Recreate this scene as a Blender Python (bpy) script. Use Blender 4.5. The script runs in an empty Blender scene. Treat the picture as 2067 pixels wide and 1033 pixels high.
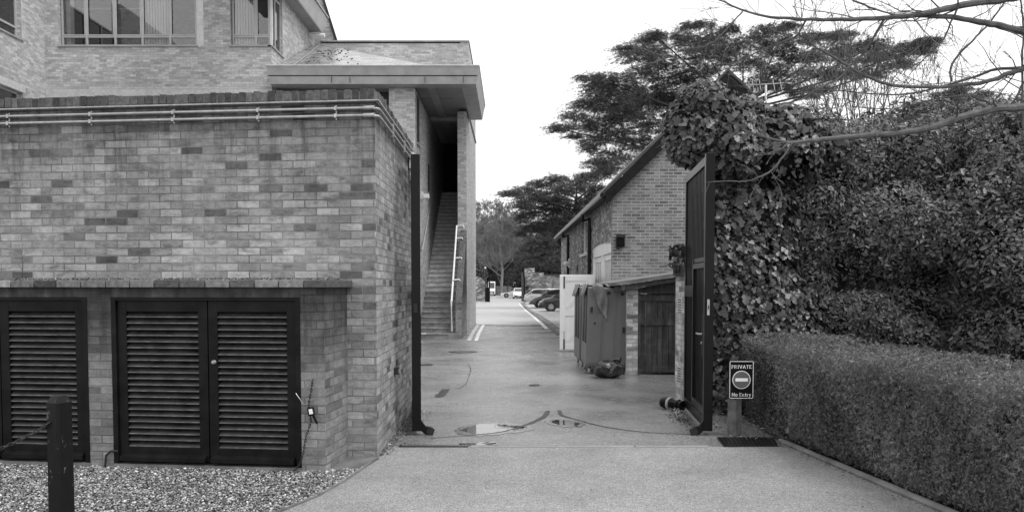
import bpy, math, random
import numpy as np
from mathutils import Vector, Matrix
rnd = random.Random(7); rng = np.random.default_rng(7)
S = bpy.context.scene; COL = S.collection
# ------------------------------------------------------------------ camera
F, CX, CY, TH, CH = 1650.0, 1033.5, 650.0, math.radians(2.5), 1.65
cd = bpy.data.cameras.new('camera'); cam = bpy.data.objects.new('camera', cd); COL.objects.link(cam)
cam.location = (0, 0, CH); cam.rotation_euler = (math.radians(90) - TH, 0, 0)
cd.sensor_width = 36; cd.sensor_fit = 'HORIZONTAL'; cd.lens = F * 36 / 2067; cd.shift_y = (CY - 516.5) / 2067
cd.clip_start = 0.05; cd.clip_end = 2000
S.camera = cam
# ------------------------------------------------------------------ world and sun
SUN_EL, SUN_AZ = math.radians(58), math.radians(118)
W = bpy.data.worlds.new('World'); S.world = W; W.use_nodes = True
nt = W.node_tree; nt.nodes.clear()
sky = nt.nodes.new('ShaderNodeTexSky'); sky.sky_type = 'NISHITA'; sky.sun_disc = False
sky.sun_elevation = SUN_EL; sky.sun_rotation = SUN_AZ; sky.dust_density = 4
bw = nt.nodes.new('ShaderNodeRGBToBW'); nt.links.new(sky.outputs[0], bw.inputs[0])
mx = nt.nodes.new('ShaderNodeMix'); mx.data_type = 'FLOAT'; mx.inputs[0].default_value = 0.92
nt.links.new(bw.outputs[0], mx.inputs[2]); mx.inputs[3].default_value = 10.5
bg = nt.nodes.new('ShaderNodeBackground'); bg.inputs[1].default_value = 0.092
nt.links.new(mx.outputs[0], bg.inputs[0])
wo = nt.nodes.new('ShaderNodeOutputWorld'); nt.links.new(bg.outputs[0], wo.inputs[0])
sl = bpy.data.lights.new('sun', 'SUN'); sl.energy = 1.4; sl.angle = math.radians(30); sl.color = (1, 1, 1)
sun = bpy.data.objects.new('sun', sl); COL.objects.link(sun)
sd = Vector((math.sin(SUN_AZ) * math.cos(SUN_EL), math.cos(SUN_AZ) * math.cos(SUN_EL), math.sin(SUN_EL)))
sun.rotation_euler = sd.to_track_quat('Z', 'Y').to_euler(); sun.location = (0, 0, 30)
S.view_settings.view_transform = 'Standard'; S.view_settings.look = 'None'
S.view_settings.exposure = 0.52; S.view_settings.gamma = 1
S.render.engine = 'CYCLES'
try:
    S.cycles.max_bounces = 6; S.cycles.diffuse_bounces = 3; S.cycles.glossy_bounces = 3; S.cycles.use_denoising = True
except Exception: pass
# ------------------------------------------------------------------ pixel helpers (photo pixels -> world points)
def P(px, py, Y):
    x = (px - CX) / F; u = (CY - py) / F
    dy = math.cos(TH) + u * math.sin(TH); dz = -math.sin(TH) + u * math.cos(TH)
    t = Y / dy
    return Vector((x * t, Y, CH + dz * t))
def G(px, py, z=0.0):
    x = (px - CX) / F; u = (CY - py) / F
    dy = math.cos(TH) + u * math.sin(TH); dz = -math.sin(TH) + u * math.cos(TH)
    t = (z - CH) / dz
    return Vector((x * t, dy * t, z))
def XA(px, Y, z=1.65):           # X of a pixel column at depth Y and height z
    t = Y * math.cos(TH) - (z - CH) * math.sin(TH)
    return (px - CX) / F * t
def ZA(py, Y): return P(CX, py, Y).z
# ------------------------------------------------------------------ materials
def g3(v): return (v, v, v, 1)
class NT:
    def __init__(s, name):
        s.m = bpy.data.materials.new(name); s.m.use_nodes = True; s.t = s.m.node_tree
        s.b = s.t.nodes['Principled BSDF']; s.tc = s.t.nodes.new('ShaderNodeTexCoord')
    def n(s, typ, **kw):
        nd = s.t.nodes.new(typ)
        for k, v in kw.items(): setattr(nd, k, v)
        return nd
    def l(s, a, b): s.t.links.new(a, b)
    def noise(s, scale, detail=4, rough=.55, vec=None, dist=0):
        nd = s.n('ShaderNodeTexNoise'); nd.inputs['Scale'].default_value = scale; nd.inputs['Detail'].default_value = detail
        nd.inputs['Roughness'].default_value = rough; nd.inputs['Distortion'].default_value = dist
        s.l(vec if vec is not None else s.tc.outputs['Object'], nd.inputs['Vector']); return nd.outputs['Fac']
    def ramp(s, fac, stops, interp='LINEAR'):
        nd = s.n('ShaderNodeValToRGB'); cr = nd.color_ramp; cr.interpolation = interp
        while len(cr.elements) < len(stops): cr.elements.new(.5)
        for e, (p, v) in zip(cr.elements, stops): e.position = p; e.color = g3(v)
        s.l(fac, nd.inputs[0]); return nd.outputs[0]
    def math(s, op, a, b=None, clamp=False):
        nd = s.n('ShaderNodeMath', operation=op); nd.use_clamp = clamp
        for i, v in enumerate((a, b)):
            if v is None: continue
            if isinstance(v, (int, float)): nd.inputs[i].default_value = v
            else: s.l(v, nd.inputs[i])
        return nd.outputs[0]
    def mix(s, fac, a, b, mode='MIX'):
        nd = s.n('ShaderNodeMix', data_type='RGBA', blend_type=mode)
        for i, v in ((0, fac), (6, a), (7, b)):
            if isinstance(v, (int, float)): nd.inputs[i].default_value = v if i == 0 else g3(v)
            else: s.l(v, nd.inputs[i])
        return nd.outputs[2]
    def bump(s, h, strength=.3, dist=.01):
        nd = s.n('ShaderNodeBump'); nd.inputs['Strength'].default_value = strength; nd.inputs['Distance'].default_value = dist
        s.l(h, nd.inputs['Height']); s.l(nd.outputs[0], s.b.inputs['Normal'])
    def out(s, col=None, rough=None, spec=None, metal=None):
        for k, v in (('Base Color', col), ('Roughness', rough), ('Specular IOR Level', spec), ('Metallic', metal)):
            if v is None: continue
            if isinstance(v, (int, float)): s.b.inputs[k].default_value = g3(v) if k == 'Base Color' else v
            else: s.l(v, s.b.inputs[k])
        return s.m
def plain(name, v, rough=.6, var=.25, scale=6, bump=.15, spec=.4, metal=0, bscale=60):
    n = NT(name); f = n.noise(scale, 5)
    c = n.ramp(f, [(.3, v * (1 - var)), (.7, v * (1 + var))])
    if bump: n.bump(n.noise(bscale, 3), bump, .004)
    return n.out(c, rough, spec, metal)
def brick(name, tones, mortar, w=.225, h=.075, mort=.006, bump=.5, stain=.25, stain_scale=.8, rough=.85, dist=.004, top=None, squash=1, offset=.5, flash=.7, streak=None):
    n = NT(name); uv = n.tc.outputs['UV']
    # wobble
    nz = n.n('ShaderNodeTexNoise'); nz.inputs['Scale'].default_value = 14; nz.inputs['Detail'].default_value = 3; n.l(uv, nz.inputs['Vector'])
    sub = n.n('ShaderNodeVectorMath', operation='SUBTRACT'); n.l(nz.outputs['Color'], sub.inputs[0]); sub.inputs[1].default_value = (.5, .5, .5)
    sc = n.n('ShaderNodeVectorMath', operation='SCALE'); n.l(sub.outputs[0], sc.inputs[0]); sc.inputs['Scale'].default_value = dist * 2
    ad = n.n('ShaderNodeVectorMath', operation='ADD'); n.l(uv, ad.inputs[0]); n.l(sc.outputs[0], ad.inputs[1])
    b = n.n('ShaderNodeTexBrick'); b.offset = offset; b.squash = squash
    n.l(ad.outputs[0], b.inputs['Vector'])
    b.inputs['Color1'].default_value = g3(0); b.inputs['Color2'].default_value = g3(1); b.inputs['Mortar'].default_value = g3(.5)
    b.inputs['Scale'].default_value = 1; b.inputs['Mortar Size'].default_value = mort; b.inputs['Mortar Smooth'].default_value = .25
    b.inputs['Bias'].default_value = 0; b.inputs['Brick Width'].default_value = w; b.inputs['Row Height'].default_value = h
    c = n.ramp(b.outputs['Color'], tones)
    # blotches inside bricks
    bl = n.ramp(n.noise(16, 6, .65, uv), [(.25, .72), (.75, 1.22)])
    c = n.mix(1, c, bl, 'MULTIPLY')
    mp = n.n('ShaderNodeMapping'); mp.inputs['Scale'].default_value = (.45, 1.3, 1); n.l(uv, mp.inputs[0])
    fl = n.ramp(n.noise(9, 5, .75, mp.outputs[0], .5), [(.40, 1.12), (.52, 1.0), (.66, flash)])
    c = n.mix(1, c, fl, 'MULTIPLY')
    sp_ = n.ramp(n.noise(70, 3, .7, uv), [(.3, .8), (.7, 1.2)]); c = n.mix(.8, c, sp_, 'MULTIPLY')
    mo = n.ramp(n.noise(2.2, 4, .6, uv), [(.35, mortar[0]), (.65, mortar[1])])
    c = n.mix(b.outputs['Fac'], c, mo)
    st = n.ramp(n.noise(stain_scale, 6, .62, uv, .4), [(.35, 1 - stain), (.62, 1.08)])
    c = n.mix(1, c, st, 'MULTIPLY')
    if streak:            # run-off streaks below the coping, each with its own shape
        mp2 = n.n('ShaderNodeMapping'); mp2.inputs['Scale'].default_value = (5, .55, 1); n.l(uv, mp2.inputs[0])
        zz = n.n('ShaderNodeSeparateXYZ'); n.l(uv, zz.inputs[0])
        mr = n.n('ShaderNodeMapRange'); n.l(zz.outputs[1], mr.inputs[0]); mr.inputs[1].default_value = streak[0]; mr.inputs[2].default_value = streak[1]
        mr.inputs[3].default_value = 0; mr.inputs[4].default_value = 1
        sk = n.ramp(n.noise(1.6, 6, .7, mp2.outputs[0]), [(.46, 1.0), (.60, .55)])
        c = n.mix(mr.outputs[0], c, n.mix(1, c, sk, 'MULTIPLY'))
    if top is not None:   # rain-soaked / sooty upper courses; brick_low adds painted shade under its ledge
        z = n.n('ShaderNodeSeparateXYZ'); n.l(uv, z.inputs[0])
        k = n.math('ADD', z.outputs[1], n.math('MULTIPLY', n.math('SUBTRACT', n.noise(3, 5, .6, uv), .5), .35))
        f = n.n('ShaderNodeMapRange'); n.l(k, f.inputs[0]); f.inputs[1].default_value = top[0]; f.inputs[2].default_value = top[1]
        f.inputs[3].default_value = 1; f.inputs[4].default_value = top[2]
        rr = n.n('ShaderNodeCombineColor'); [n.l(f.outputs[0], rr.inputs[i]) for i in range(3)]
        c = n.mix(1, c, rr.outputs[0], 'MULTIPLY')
    hgt = n.math('ADD', n.math('MULTIPLY', n.math('SUBTRACT', 1, b.outputs['Fac']), 1.0), n.math('MULTIPLY', n.noise(45, 4, .6, uv), .5))
    n.bump(hgt, bump, .008)
    return n.out(c, rough, .3)
def leafmat(name, v, var=.55, rough=.45, spec=.5, trans=.25):
    n = NT(name); a = n.n('ShaderNodeAttribute', attribute_name='val')
    c = n.ramp(a.outputs['Fac'], [(0, v * (1 - var)), (.7, v), (.96, v * (1 + .8 * var)), (1, v * (1 + 2.2 * var))])
    m = n.out(c, rough, spec)
    tr = n.n('ShaderNodeBsdfTranslucent'); n.l(c, tr.inputs[0])
    ms = n.n('ShaderNodeMixShader'); ms.inputs[0].default_value = trans
    n.l(n.b.outputs[0], ms.inputs[1]); n.l(tr.outputs[0], ms.inputs[2])
    n.l(ms.outputs[0], n.t.nodes['Material Output'].inputs[0])
    return m
M = {}
M['brick_near'] = brick('brick_boundary', [(0, .09), (.04, .15), (.12, .25), (.55, .315), (.88, .38), (1, .45)], (.12, .29), mort=.0058, bump=.7, stain=.25, top=(2.85, 3.35, .5), flash=.55, streak=(2.0, 3.2))
M['brick_low'] = brick('brick_low', [(0, .14), (.3, .2), (1, .29)], (.1, .24), mort=.006, bump=.6, stain=.35, top=(.85, 1.45, .28), streak=(.6, 1.4))  # top: soot and moss, plus shade below the ledge painted in
M['brick_main'] = brick('brick_modern', [(0, .33), (.4, .42), (1, .56)], (.30, .38), mort=.005, bump=.35, stain=.12, stain_scale=.35, flash=.88)
M['brick_gable'] = brick('brick_gable', [(0, .13), (.4, .2), (1, .27)], (.33, .48), mort=.008, h=.078, bump=.4, stain=.2, stain_scale=.4)
M['brick_side'] = brick('brick_side', [(0, .13), (.6, .22), (1, .5)], (.24, .34), mort=.007, h=.078, bump=.4, stain=.25)
M['brick_white'] = brick('brick_pale', [(0, .16), (.2, .4), (1, .66)], (.25, .45), mort=.006, bump=.8, stain=.4, stain_scale=2.5)
M['brick_old'] = brick('brick_old', [(0, .1), (.5, .2), (.8, .3), (1, .6)], (.2, .3), mort=.01, w=.3, h=.12, bump=.5, stain=.4)
def valplain(name, lo, hi, rough=.85):
    n = NT(name); a = n.n('ShaderNodeAttribute', attribute_name='val'); c = n.ramp(a.outputs['Fac'], [(0, lo), (1, hi)])
    c = n.mix(1, c, n.ramp(n.noise(22, 6, .7), [(.3, .5), (.55, 1.0), (.75, 1.5)]), 'MULTIPLY'); n.bump(n.noise(45, 5, .7), .7, .008)
    return n.out(c, rough, .3)
M['coping'] = valplain('coping_brick', .055, .15)
M['coping_lip'] = plain('lip_tile', .4, .5, .3, 20, .2)
M['ledge'] = valplain('ledge_brick', .07, .36)
M['tile'] = valplain('roof_tile', .015, .06, .9)
M['soldier'] = plain('soldier_brick', .5, .8, .15, 9, .2)
M['wet_dark'] = plain('soaked_tarmac', .035, .55, .3, 20, .3)
M['fascia_light'] = plain('fascia_panel', .48, .45, .1, 2, .05)
M['mossy'] = plain('mossy_brick', .10, .9, .5, 9, .6)
M['concrete'] = plain('concrete', .33, .75, .2, 2.5, .3, bscale=90)
M['concrete_dark'] = plain('concrete_stained', .16, .7, .5, 3, .4, bscale=70)
M['soffit'] = plain('soffit_board', .30, .7, .1, 1.2, .05)
M['fascia'] = plain('fascia_metal', .36, .5, .16, 3, .05)
M['frame'] = plain('window_frame', .42, .4, .08, 4, 0)
M['white'] = plain('white_paint', .8, .5, .06, 3, .1)
M['white_old'] = plain('old_white_paint', .60, .6, .14, 5, .15)
M['pipe'] = plain('galvanised', .42, .35, .2, 12, .1, metal=.6)
M['black'] = plain('black_paint', .005, .3, .4, 5, .1, spec=.22)
M['black_wood'] = plain('black_timber', .008, .42, .6, 6, .35, spec=.16, bscale=30)
M['slat'] = plain('louvre_slat', .022, .35, .6, 8, .2, spec=.4, bscale=40)
M['iron'] = plain('dark_iron', .02, .4, .4, 20, .3)
M['plastic'] = plain('bin_plastic', .145, .42, .12, 1.5, .05, bscale=200)
M['plastic_dark'] = plain('dark_plastic', .02, .5, .3, 5, .1)
M['timber'] = None
M['bark'] = plain('bark', .10, .85, .4, 14, .6, bscale=60)
M['bark_dark'] = plain('bark_dark', .05, .9, .4, 8, .6)
M['bark_far'] = plain('bark_far', .20, .9, .3, 1, 0)
M['soil'] = plain('soil', .05, .9, .5, 8, .8, bscale=25)
M['rim'] = plain('alloy', .55, .3, .1, 5, 0, metal=.5)
M['tyre'] = plain('rubber', .015, .7, .2, 5, 0)
M['bag'] = plain('bag_film', .02, .22, .3, 4, .5, spec=.7, bscale=9)
M['cover'] = plain('torn_cover', .17, .35, .5, 4, .4, bscale=12)
def _timber():
    n = NT('weathered_timber'); mp = n.n('ShaderNodeMapping'); mp.inputs['Scale'].default_value = (9, 9, .8); n.l(n.tc.outputs['Object'], mp.inputs[0])
    f = n.noise(1.2, 6, .65, mp.outputs[0]); n.bump(n.noise(3, 5, .6, mp.outputs[0]), .5, .006)
    f2 = n.noise(6, 6, .7)
    c = n.mix(1, n.ramp(f, [(.3, .025), (.55, .06), (.75, .13)]), n.ramp(f2, [(.45, .8), (.68, 1.7)]), 'MULTIPLY')
    return n.out(c, .7, .3)
M['timber'] = _timber()
def _glass():
    n = NT('window_glass'); n.b.inputs['Base Color'].default_value = g3(.03); n.b.inputs['Roughness'].default_value = .03
    n.b.inputs['Specular IOR Level'].default_value = .9; n.bump(n.noise(.6, 2), .05, .02); return n.m
M['glass'] = _glass()
def _clear():
    n = NT('clear_glass'); n.t.nodes.remove(n.b)
    tr = n.n('ShaderNodeBsdfTransparent'); gl = n.n('ShaderNodeBsdfGlossy'); gl.inputs['Roughness'].default_value = .01
    gl.inputs[0].default_value = g3(.9)
    fr = n.n('ShaderNodeFresnel'); fr.inputs[0].default_value = 1.5
    f = n.math('MULTIPLY', fr.outputs[0], 2.2, True)
    ms = n.n('ShaderNodeMixShader'); n.l(f, ms.inputs[0]); n.l(tr.outputs[0], ms.inputs[1]); n.l(gl.outputs[0], ms.inputs[2])
    n.l(ms.outputs[0], n.t.nodes['Material Output'].inputs[0]); return n.m
M['clear'] = _clear()
def _tarmac():
    n = NT('wet_tarmac'); o = n.tc.outputs['Object']
    big = n.noise(.5, 8, .66, o, .1); fine = n.noise(34, 6, .85, o); mid = n.noise(7, 7, .75, o)
    c = n.mix(1, n.ramp(fine, [(.36, .07), (.5, .19), (.64, .39)]), n.ramp(mid, [(.3, .75), (.7, 1.2)]), 'MULTIPLY')
    c = n.mix(1, c, n.ramp(big, [(.36, .6), (.47, .95), (.62, 1.2)]), 'MULTIPLY')
    r = n.ramp(n.noise(.7, 7, .6, o, .15), [(.34, .16), (.5, .3), (.68, .5)])
    n.bump(n.math('ADD', n.math('MULTIPLY', fine, .6), n.noise(38, 4, .6, o)), .6, .008)
    return n.out(c, r, .6)
M['tarmac'] = _tarmac()
def _resin():
    n = NT('resin_gravel'); o = n.tc.outputs['Object']
    v = n.n('ShaderNodeTexVoronoi'); v.inputs['Scale'].default_value = 150; n.l(o, v.inputs['Vector'])
    sp = n.n('ShaderNodeSeparateColor'); n.l(v.outputs['Color'], sp.inputs[0])
    c = n.ramp(sp.outputs[0], [(0, .12), (.25, .20), (.7, .29), (1, .46)])
    c = n.mix(1, c, n.ramp(n.noise(1.1, 6, .6, o, .3), [(.35, .82), (.65, 1.1)]), 'MULTIPLY')
    c = n.mix(1, c, n.ramp(n.noise(9, 6, .75, o), [(.3, .88), (.7, 1.1)]), 'MULTIPLY')
    n.bump(n.math('SUBTRACT', 1, v.outputs['Distance']), .5, .004)
    return n.out(c, .75, .35)
M['resin'] = _resin()
M['road_pale'] = plain('pale_concrete_road', .40, .34, .2, .7, .2, spec=.6, bscale=60)
M['paint'] = plain('road_paint', .72, .6, .2, 9, .2)
M['paint_worn'] = plain('road_paint_worn', .5, .6, .4, 6, .2)
def _water():
    n = NT('puddle_water'); n.b.inputs['Base Color'].default_value = g3(.05); n.b.inputs['Roughness'].default_value = .02
    n.b.inputs['Specular IOR Level'].default_value = 1.0; n.b.inputs['IOR'].default_value = 1.6; return n.m
M['water'] = _water()
M['wet'] = plain('wet_patch', .15, .2, .5, 20, .35, spec=.6)
M['slat_edge'] = plain('slat_edge_highlight', .2, .5, .6, 15, .1)  # highlight along the slat lips, painted as a paler colour
def _slate():
    n = NT('slates'); uv = n.tc.outputs['UV']
    b = n.n('ShaderNodeTexBrick'); n.l(uv, b.inputs['Vector']); b.inputs['Color1'].default_value = g3(.16); b.inputs['Color2'].default_value = g3(.34)
    b.inputs['Mortar'].default_value = g3(.05); b.inputs['Scale'].default_value = 1; b.inputs['Brick Width'].default_value = .3; b.inputs['Row Height'].default_value = .2
    b.inputs['Mortar Size'].default_value = .008
    c = n.mix(1, b.outputs['Color'], n.ramp(n.noise(2, 5, .6, uv), [(.3, .8), (.7, 1.3)]), 'MULTIPLY')
    n.bump(b.outputs['Fac'], .3, .01); return n.out(c, .25, .8)
M['slate'] = _slate()
def _chipped():
    n = NT('chipped_black_timber'); mp = n.n('ShaderNodeMapping'); mp.inputs['Scale'].default_value = (1, 1, .35); n.l(n.tc.outputs['Object'], mp.inputs[0])
    f = n.noise(38, 5, .7, mp.outputs[0]); n.bump(n.noise(30, 4, .6), .3, .004)
    c = n.ramp(f, [(.0, .004), (.64, .008), (.68, .16), (1, .25)]); return n.out(c, .38, .18)
M['chipped'] = _chipped()
M['old_tile'] = plain('old_roof_tiles', .06, .6, .5, 3, .5, bscale=12)
M['timber_grey'] = plain('grey_timber', .14, .8, .4, 9, .4)
M['nosing'] = plain('step_nosing', .30, .75, .4, 6, .4)
M['moss'] = plain('moss', .05, .95, .3, 20, .5)
M['leaf_ivy'] = leafmat('ivy_leaf', .07, .65, .33, .5, .12)
M['leaf_shrub'] = leafmat('shrub_leaf', .15, .7, .38, .5, .15)
M['leaf_hedge'] = leafmat('yew_leaf', .215, .95, .45, .45)
M['leaf_cedar'] = leafmat('cedar_needles', .10, .5, .6, .3, .15)
M['leaf_far'] = leafmat('far_leaves', .05, .5, .6, .3, .2)
M['twig_far'] = leafmat('far_twigs', .20, .3, .9, .1, 0)
M['stones'] = leafmat('gravel_stones', .33, .8, .6, .4, 0)
M['litter'] = leafmat('dry_leaves', .22, .7, .8, .2, .1)
M['core'] = plain('shaded_twigs', .012, .9, .4, 10, .5)  # near-black: shade deep inside foliage is put into this colour
# ------------------------------------------------------------------ object helpers
def wloc(o):
    v = Vector((0, 0, 0))
    while o is not None: v += o.location; o = o.parent
    return v
def tag(o, label=None, cat=None, group=None, kind=None):
    for k, v in (('label', label), ('category', cat), ('group', group), ('kind', kind)):
        if v: o[k] = v
    return o
def thing(name, loc, label, cat, group=None):
    o = bpy.data.objects.new(name, None); COL.objects.link(o); o.location = loc; o.empty_display_size = .2
    return tag(o, label, cat, group)
def copy_tree(o, parent=None):
    c = o.copy(); COL.objects.link(c); c.parent = parent
    for ch in list(o.children): copy_tree(ch, c)
    return c
class MB:
    def __init__(s): s.v = []; s.f = []; s.fv = {}
    def val(s, f0, v):
        for i in range(f0, len(s.f)): s.fv[i] = v
        return s
    def add(s, vs, fs):
        b = len(s.v); s.v += [tuple(v) for v in vs]; s.f += [tuple(b + i for i in f) for f in fs]; return s
    def quad(s, a, b, c, d): return s.add([a, b, c, d], [(0, 1, 2, 3)])
    def box(s, x0, x1, y0, y1, z0, z1):
        return s.add([(x0,y0,z0),(x1,y0,z0),(x1,y1,z0),(x0,y1,z0),(x0,y0,z1),(x1,y0,z1),(x1,y1,z1),(x0,y1,z1)],
                     [(0,3,2,1),(4,5,6,7),(0,1,5,4),(1,2,6,5),(2,3,7,6),(3,0,4,7)])
    def obox(s, o, u, w, a0, a1, b0, b1, z0, z1):     # oriented: o + u*a + w*b
        u = Vector(u); w = Vector(w); o = Vector(o)
        p = lambda a, b, z: tuple((o + u * a + w * b).xy) + (z,)
        vs = [p(a0,b0,z0),p(a1,b0,z0),p(a1,b1,z0),p(a0,b1,z0),p(a0,b0,z1),p(a1,b0,z1),p(a1,b1,z1),p(a0,b1,z1)]
        fs = [(0,3,2,1),(4,5,6,7),(0,1,5,4),(1,2,6,5),(2,3,7,6),(3,0,4,7)]
        if (u.x * w.y - u.y * w.x) * (a1 - a0) * (b1 - b0) < 0: fs = [f[::-1] for f in fs]
        return s.add(vs, fs)
    def prism(s, pts, ext):
        n = len(pts); e = Vector(ext); vs = [Vector(p) for p in pts] + [Vector(p) + e for p in pts]
        nrm = Vector((0, 0, 0))
        for i in range(n):
            a, b = vs[i], vs[(i + 1) % n]; nrm += a.cross(b)
        fs = [tuple(range(n))[::-1], tuple(range(n, 2 * n))] + [(i, (i + 1) % n, n + (i + 1) % n, n + i) for i in range(n)]
        if nrm.dot(e) < 0: fs = [f[::-1] for f in fs]
        return s.add(vs, fs)
    def tube(s, pts, rad, n=8, caps=True):
        pts = [Vector(p) for p in pts]; k = len(pts)
        if not hasattr(rad, '__len__'): rad = [rad] * k
        up = Vector((0.13, 0.21, 1)).normalized(); b0 = len(s.v)
        for i, p in enumerate(pts):
            d = (pts[min(i + 1, k - 1)] - pts[max(i - 1, 0)])
            if d.length < 1e-9: d = Vector((0, 0, 1))
            d.normalize(); a = d.cross(up)
            if a.length < .05: a = d.cross(Vector((1, 0, 0)))
            a.normalize(); c = d.cross(a)
            for j in range(n):
                t = 2 * math.pi * j / n
                s.v.append(tuple(p + (a * math.cos(t) + c * math.sin(t)) * rad[i]))
        for i in range(k - 1):
            for j in range(n):
                q = (j + 1) % n
                s.f.append((b0 + i*n + j, b0 + i*n + q, b0 + (i+1)*n + q, b0 + (i+1)*n + j))
        if caps:
            s.f.append(tuple(b0 + j for j in range(n))[::-1]); s.f.append(tuple(b0 + (k-1)*n + j for j in range(n)))
        return s
    def lathe(s, base, axis, prof, n=20):               # prof: (dist along axis, radius)
        ax = Vector(axis).normalized(); return s.tube_axis(Vector(base), ax, prof, n)
    def tube_axis(s, base, ax, prof, n):
        a = ax.cross(Vector((.3, .2, 1)) if abs(ax.z) < .9 else Vector((1, 0, 0))).normalized(); c = ax.cross(a); b0 = len(s.v)
        for d, r in prof:
            for j in range(n):
                t = 2 * math.pi * j / n; s.v.append(tuple(base + ax * d + (a * math.cos(t) + c * math.sin(t)) * max(r, 1e-4)))
        for i in range(len(prof) - 1):
            for j in range(n):
                q = (j + 1) % n; s.f.append((b0 + i*n + j, b0 + i*n + q, b0 + (i+1)*n + q, b0 + (i+1)*n + j))
        s.f.append(tuple(b0 + j for j in range(n))[::-1]); s.f.append(tuple(b0 + (len(prof)-1)*n + j for j in range(n)))
        return s
    def ball(s, c, r, n=12, sq=(1,1,1), noise=0):
        b0 = len(s.v); c = Vector(c); m = n // 2
        for i in range(m + 1):
            ph = math.pi * i / m
            for j in range(n):
                t = 2 * math.pi * j / n; k = r * (1 + noise * (rnd.random() - .5))
                s.v.append((c.x + k*sq[0]*math.sin(ph)*math.cos(t), c.y + k*sq[1]*math.sin(ph)*math.sin(t), c.z + k*sq[2]*math.cos(ph)))
        for i in range(m):
            for j in range(n):
                q = (j+1) % n; s.f.append((b0+i*n+j, b0+(i+1)*n+j, b0+(i+1)*n+q, b0+i*n+q))
        return s
    def build(s, name, mat, parent=None, smooth=False, bevel=0, loc=None, holes=None):
        off = wloc(parent) if parent is not None else (Vector(loc) if loc is not None else None)
        if off is None:
            a = np.array(s.v); off = Vector((float(a[:,0].mean()), float(a[:,1].mean()), float(a[:,2].min())))
        me = bpy.data.meshes.new(name); me.from_pydata([(v[0]-off.x, v[1]-off.y, v[2]-off.z) for v in s.v], [], s.f); me.update()
        uv = me.uv_layers.new(name='UVMap'); data = np.zeros(len(me.loops) * 2, dtype=np.float32)
        for p in me.polygons:
            nz = p.normal
            if abs(nz.z) > .75: fn = lambda q: (q[0], q[1])
            else:
                h = math.hypot(nz.x, nz.y); tx, ty = -nz.y / h, nz.x / h
                if abs(tx) > abs(ty):
                    sg = 1 if tx > 0 else -1
                else: sg = 1 if ty > 0 else -1
                fn = lambda q, tx=tx, ty=ty, sg=sg: ((q[0]*tx + q[1]*ty) * sg, q[2])
            for li in p.loop_indices:
                q = s.v[me.loops[li].vertex_index]; a_, b_ = fn(q); data[2*li] = a_; data[2*li+1] = b_
        uv.data.foreach_set('uv', data)
        if s.fv:
            at = me.attributes.new('val', 'FLOAT', 'FACE'); at.data.foreach_set('value', [s.fv.get(i, .5) for i in range(len(me.polygons))])
        me.materials.append(M[mat] if isinstance(mat, str) else mat)
        o = bpy.data.objects.new(name, me); COL.objects.link(o)
        if parent is not None: o.parent = parent
        else: o.location = off
        if smooth:
            me.shade_smooth()
            try: me.set_sharp_from_angle(angle=math.radians(40))
            except Exception: pass
        if bevel:
            b = o.modifiers.new('bevel', 'BEVEL'); b.width = bevel; b.segments = 2; b.limit_method = 'ANGLE'
        return o
def struct(o, label=None): o['kind'] = 'structure'; return o
# fast leaf-cloud mesh
def cloud(name, mat, pts, t1, t2, nn, size, tmpl_v, tmpl_f, parent=None, val=None, loc=None):
    N = len(pts); tv = np.array(tmpl_v, dtype=np.float64); k = len(tv)
    size = np.asarray(size).reshape(N, 1, 1)
    V = pts[:, None, :] + size * (tv[None, :, 0:1] * t1[:, None, :] + tv[None, :, 1:2] * t2[:, None, :] + tv[None, :, 2:3] * nn[:, None, :])
    V = V.reshape(-1, 3); off = wloc(parent) if parent is not None else Vector(loc)
    V = V - np.array(off)
    lens = np.array([len(f) for f in tmpl_f]); flat = np.concatenate([np.array(f) for f in tmpl_f])
    L = (np.arange(N)[:, None] * k + flat[None, :]).reshape(-1)
    PL = np.tile(lens, N); starts = np.concatenate([[0], np.cumsum(PL)[:-1]])
    me = bpy.data.meshes.new(name); me.vertices.add(len(V)); me.vertices.foreach_set('co', V.astype(np.float32).ravel())
    me.loops.add(len(L)); me.loops.foreach_set('vertex_index', L.astype(np.int32))
    me.polygons.add(len(PL)); me.polygons.foreach_set('loop_start', starts.astype(np.int32))
    try: me.polygons.foreach_set('loop_total', PL.astype(np.int32))
    except Exception: pass
    me.update(calc_edges=True)
    at = me.attributes.new('val', 'FLOAT', 'FACE')
    if val is None: val = rng.random(N)
    at.data.foreach_set('value', np.repeat(val, len(tmpl_f)).astype(np.float32))
    me.materials.append(M[mat]); o = bpy.data.objects.new(name, me); COL.objects.link(o)
    if parent is not None: o.parent = parent
    else: o.location = off
    return o
def unit(a): return a / np.maximum(np.linalg.norm(a, axis=1, keepdims=True), 1e-9)
def frames(n, up=(0, 0, 1), spin=None):
    n = unit(n); up = np.tile(np.array(up, float), (len(n), 1)); t1 = np.cross(up, n)
    bad = np.linalg.norm(t1, axis=1) < .05; t1[bad] = (1, 0, 0); t1 = unit(t1); t2 = np.cross(n, t1)
    if spin is not None:
        c, s_ = np.cos(spin)[:, None], np.sin(spin)[:, None]; t1, t2 = t1 * c + t2 * s_, t2 * c - t1 * s_
    return t1, t2, n
LEAF = ([(0,-.5,0),(.22,-.1,.05),(.2,.25,.04),(0,.55,-.02),(-.2,.25,.04),(-.22,-.1,.05)], [(0,1,2,3),(0,3,4,5)])
IVY = ([(0,.35,0),(.28,.48,.05),(.52,.2,.02),(.3,-.05,.06),(.34,-.3,.0),(0,-.62,-.06),(-.34,-.3,.0),(-.3,-.05,.06),(-.52,.2,.02),(-.28,.48,.05)], [(0,5,4,3,2,1),(0,9,8,7,6,5)])
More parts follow.
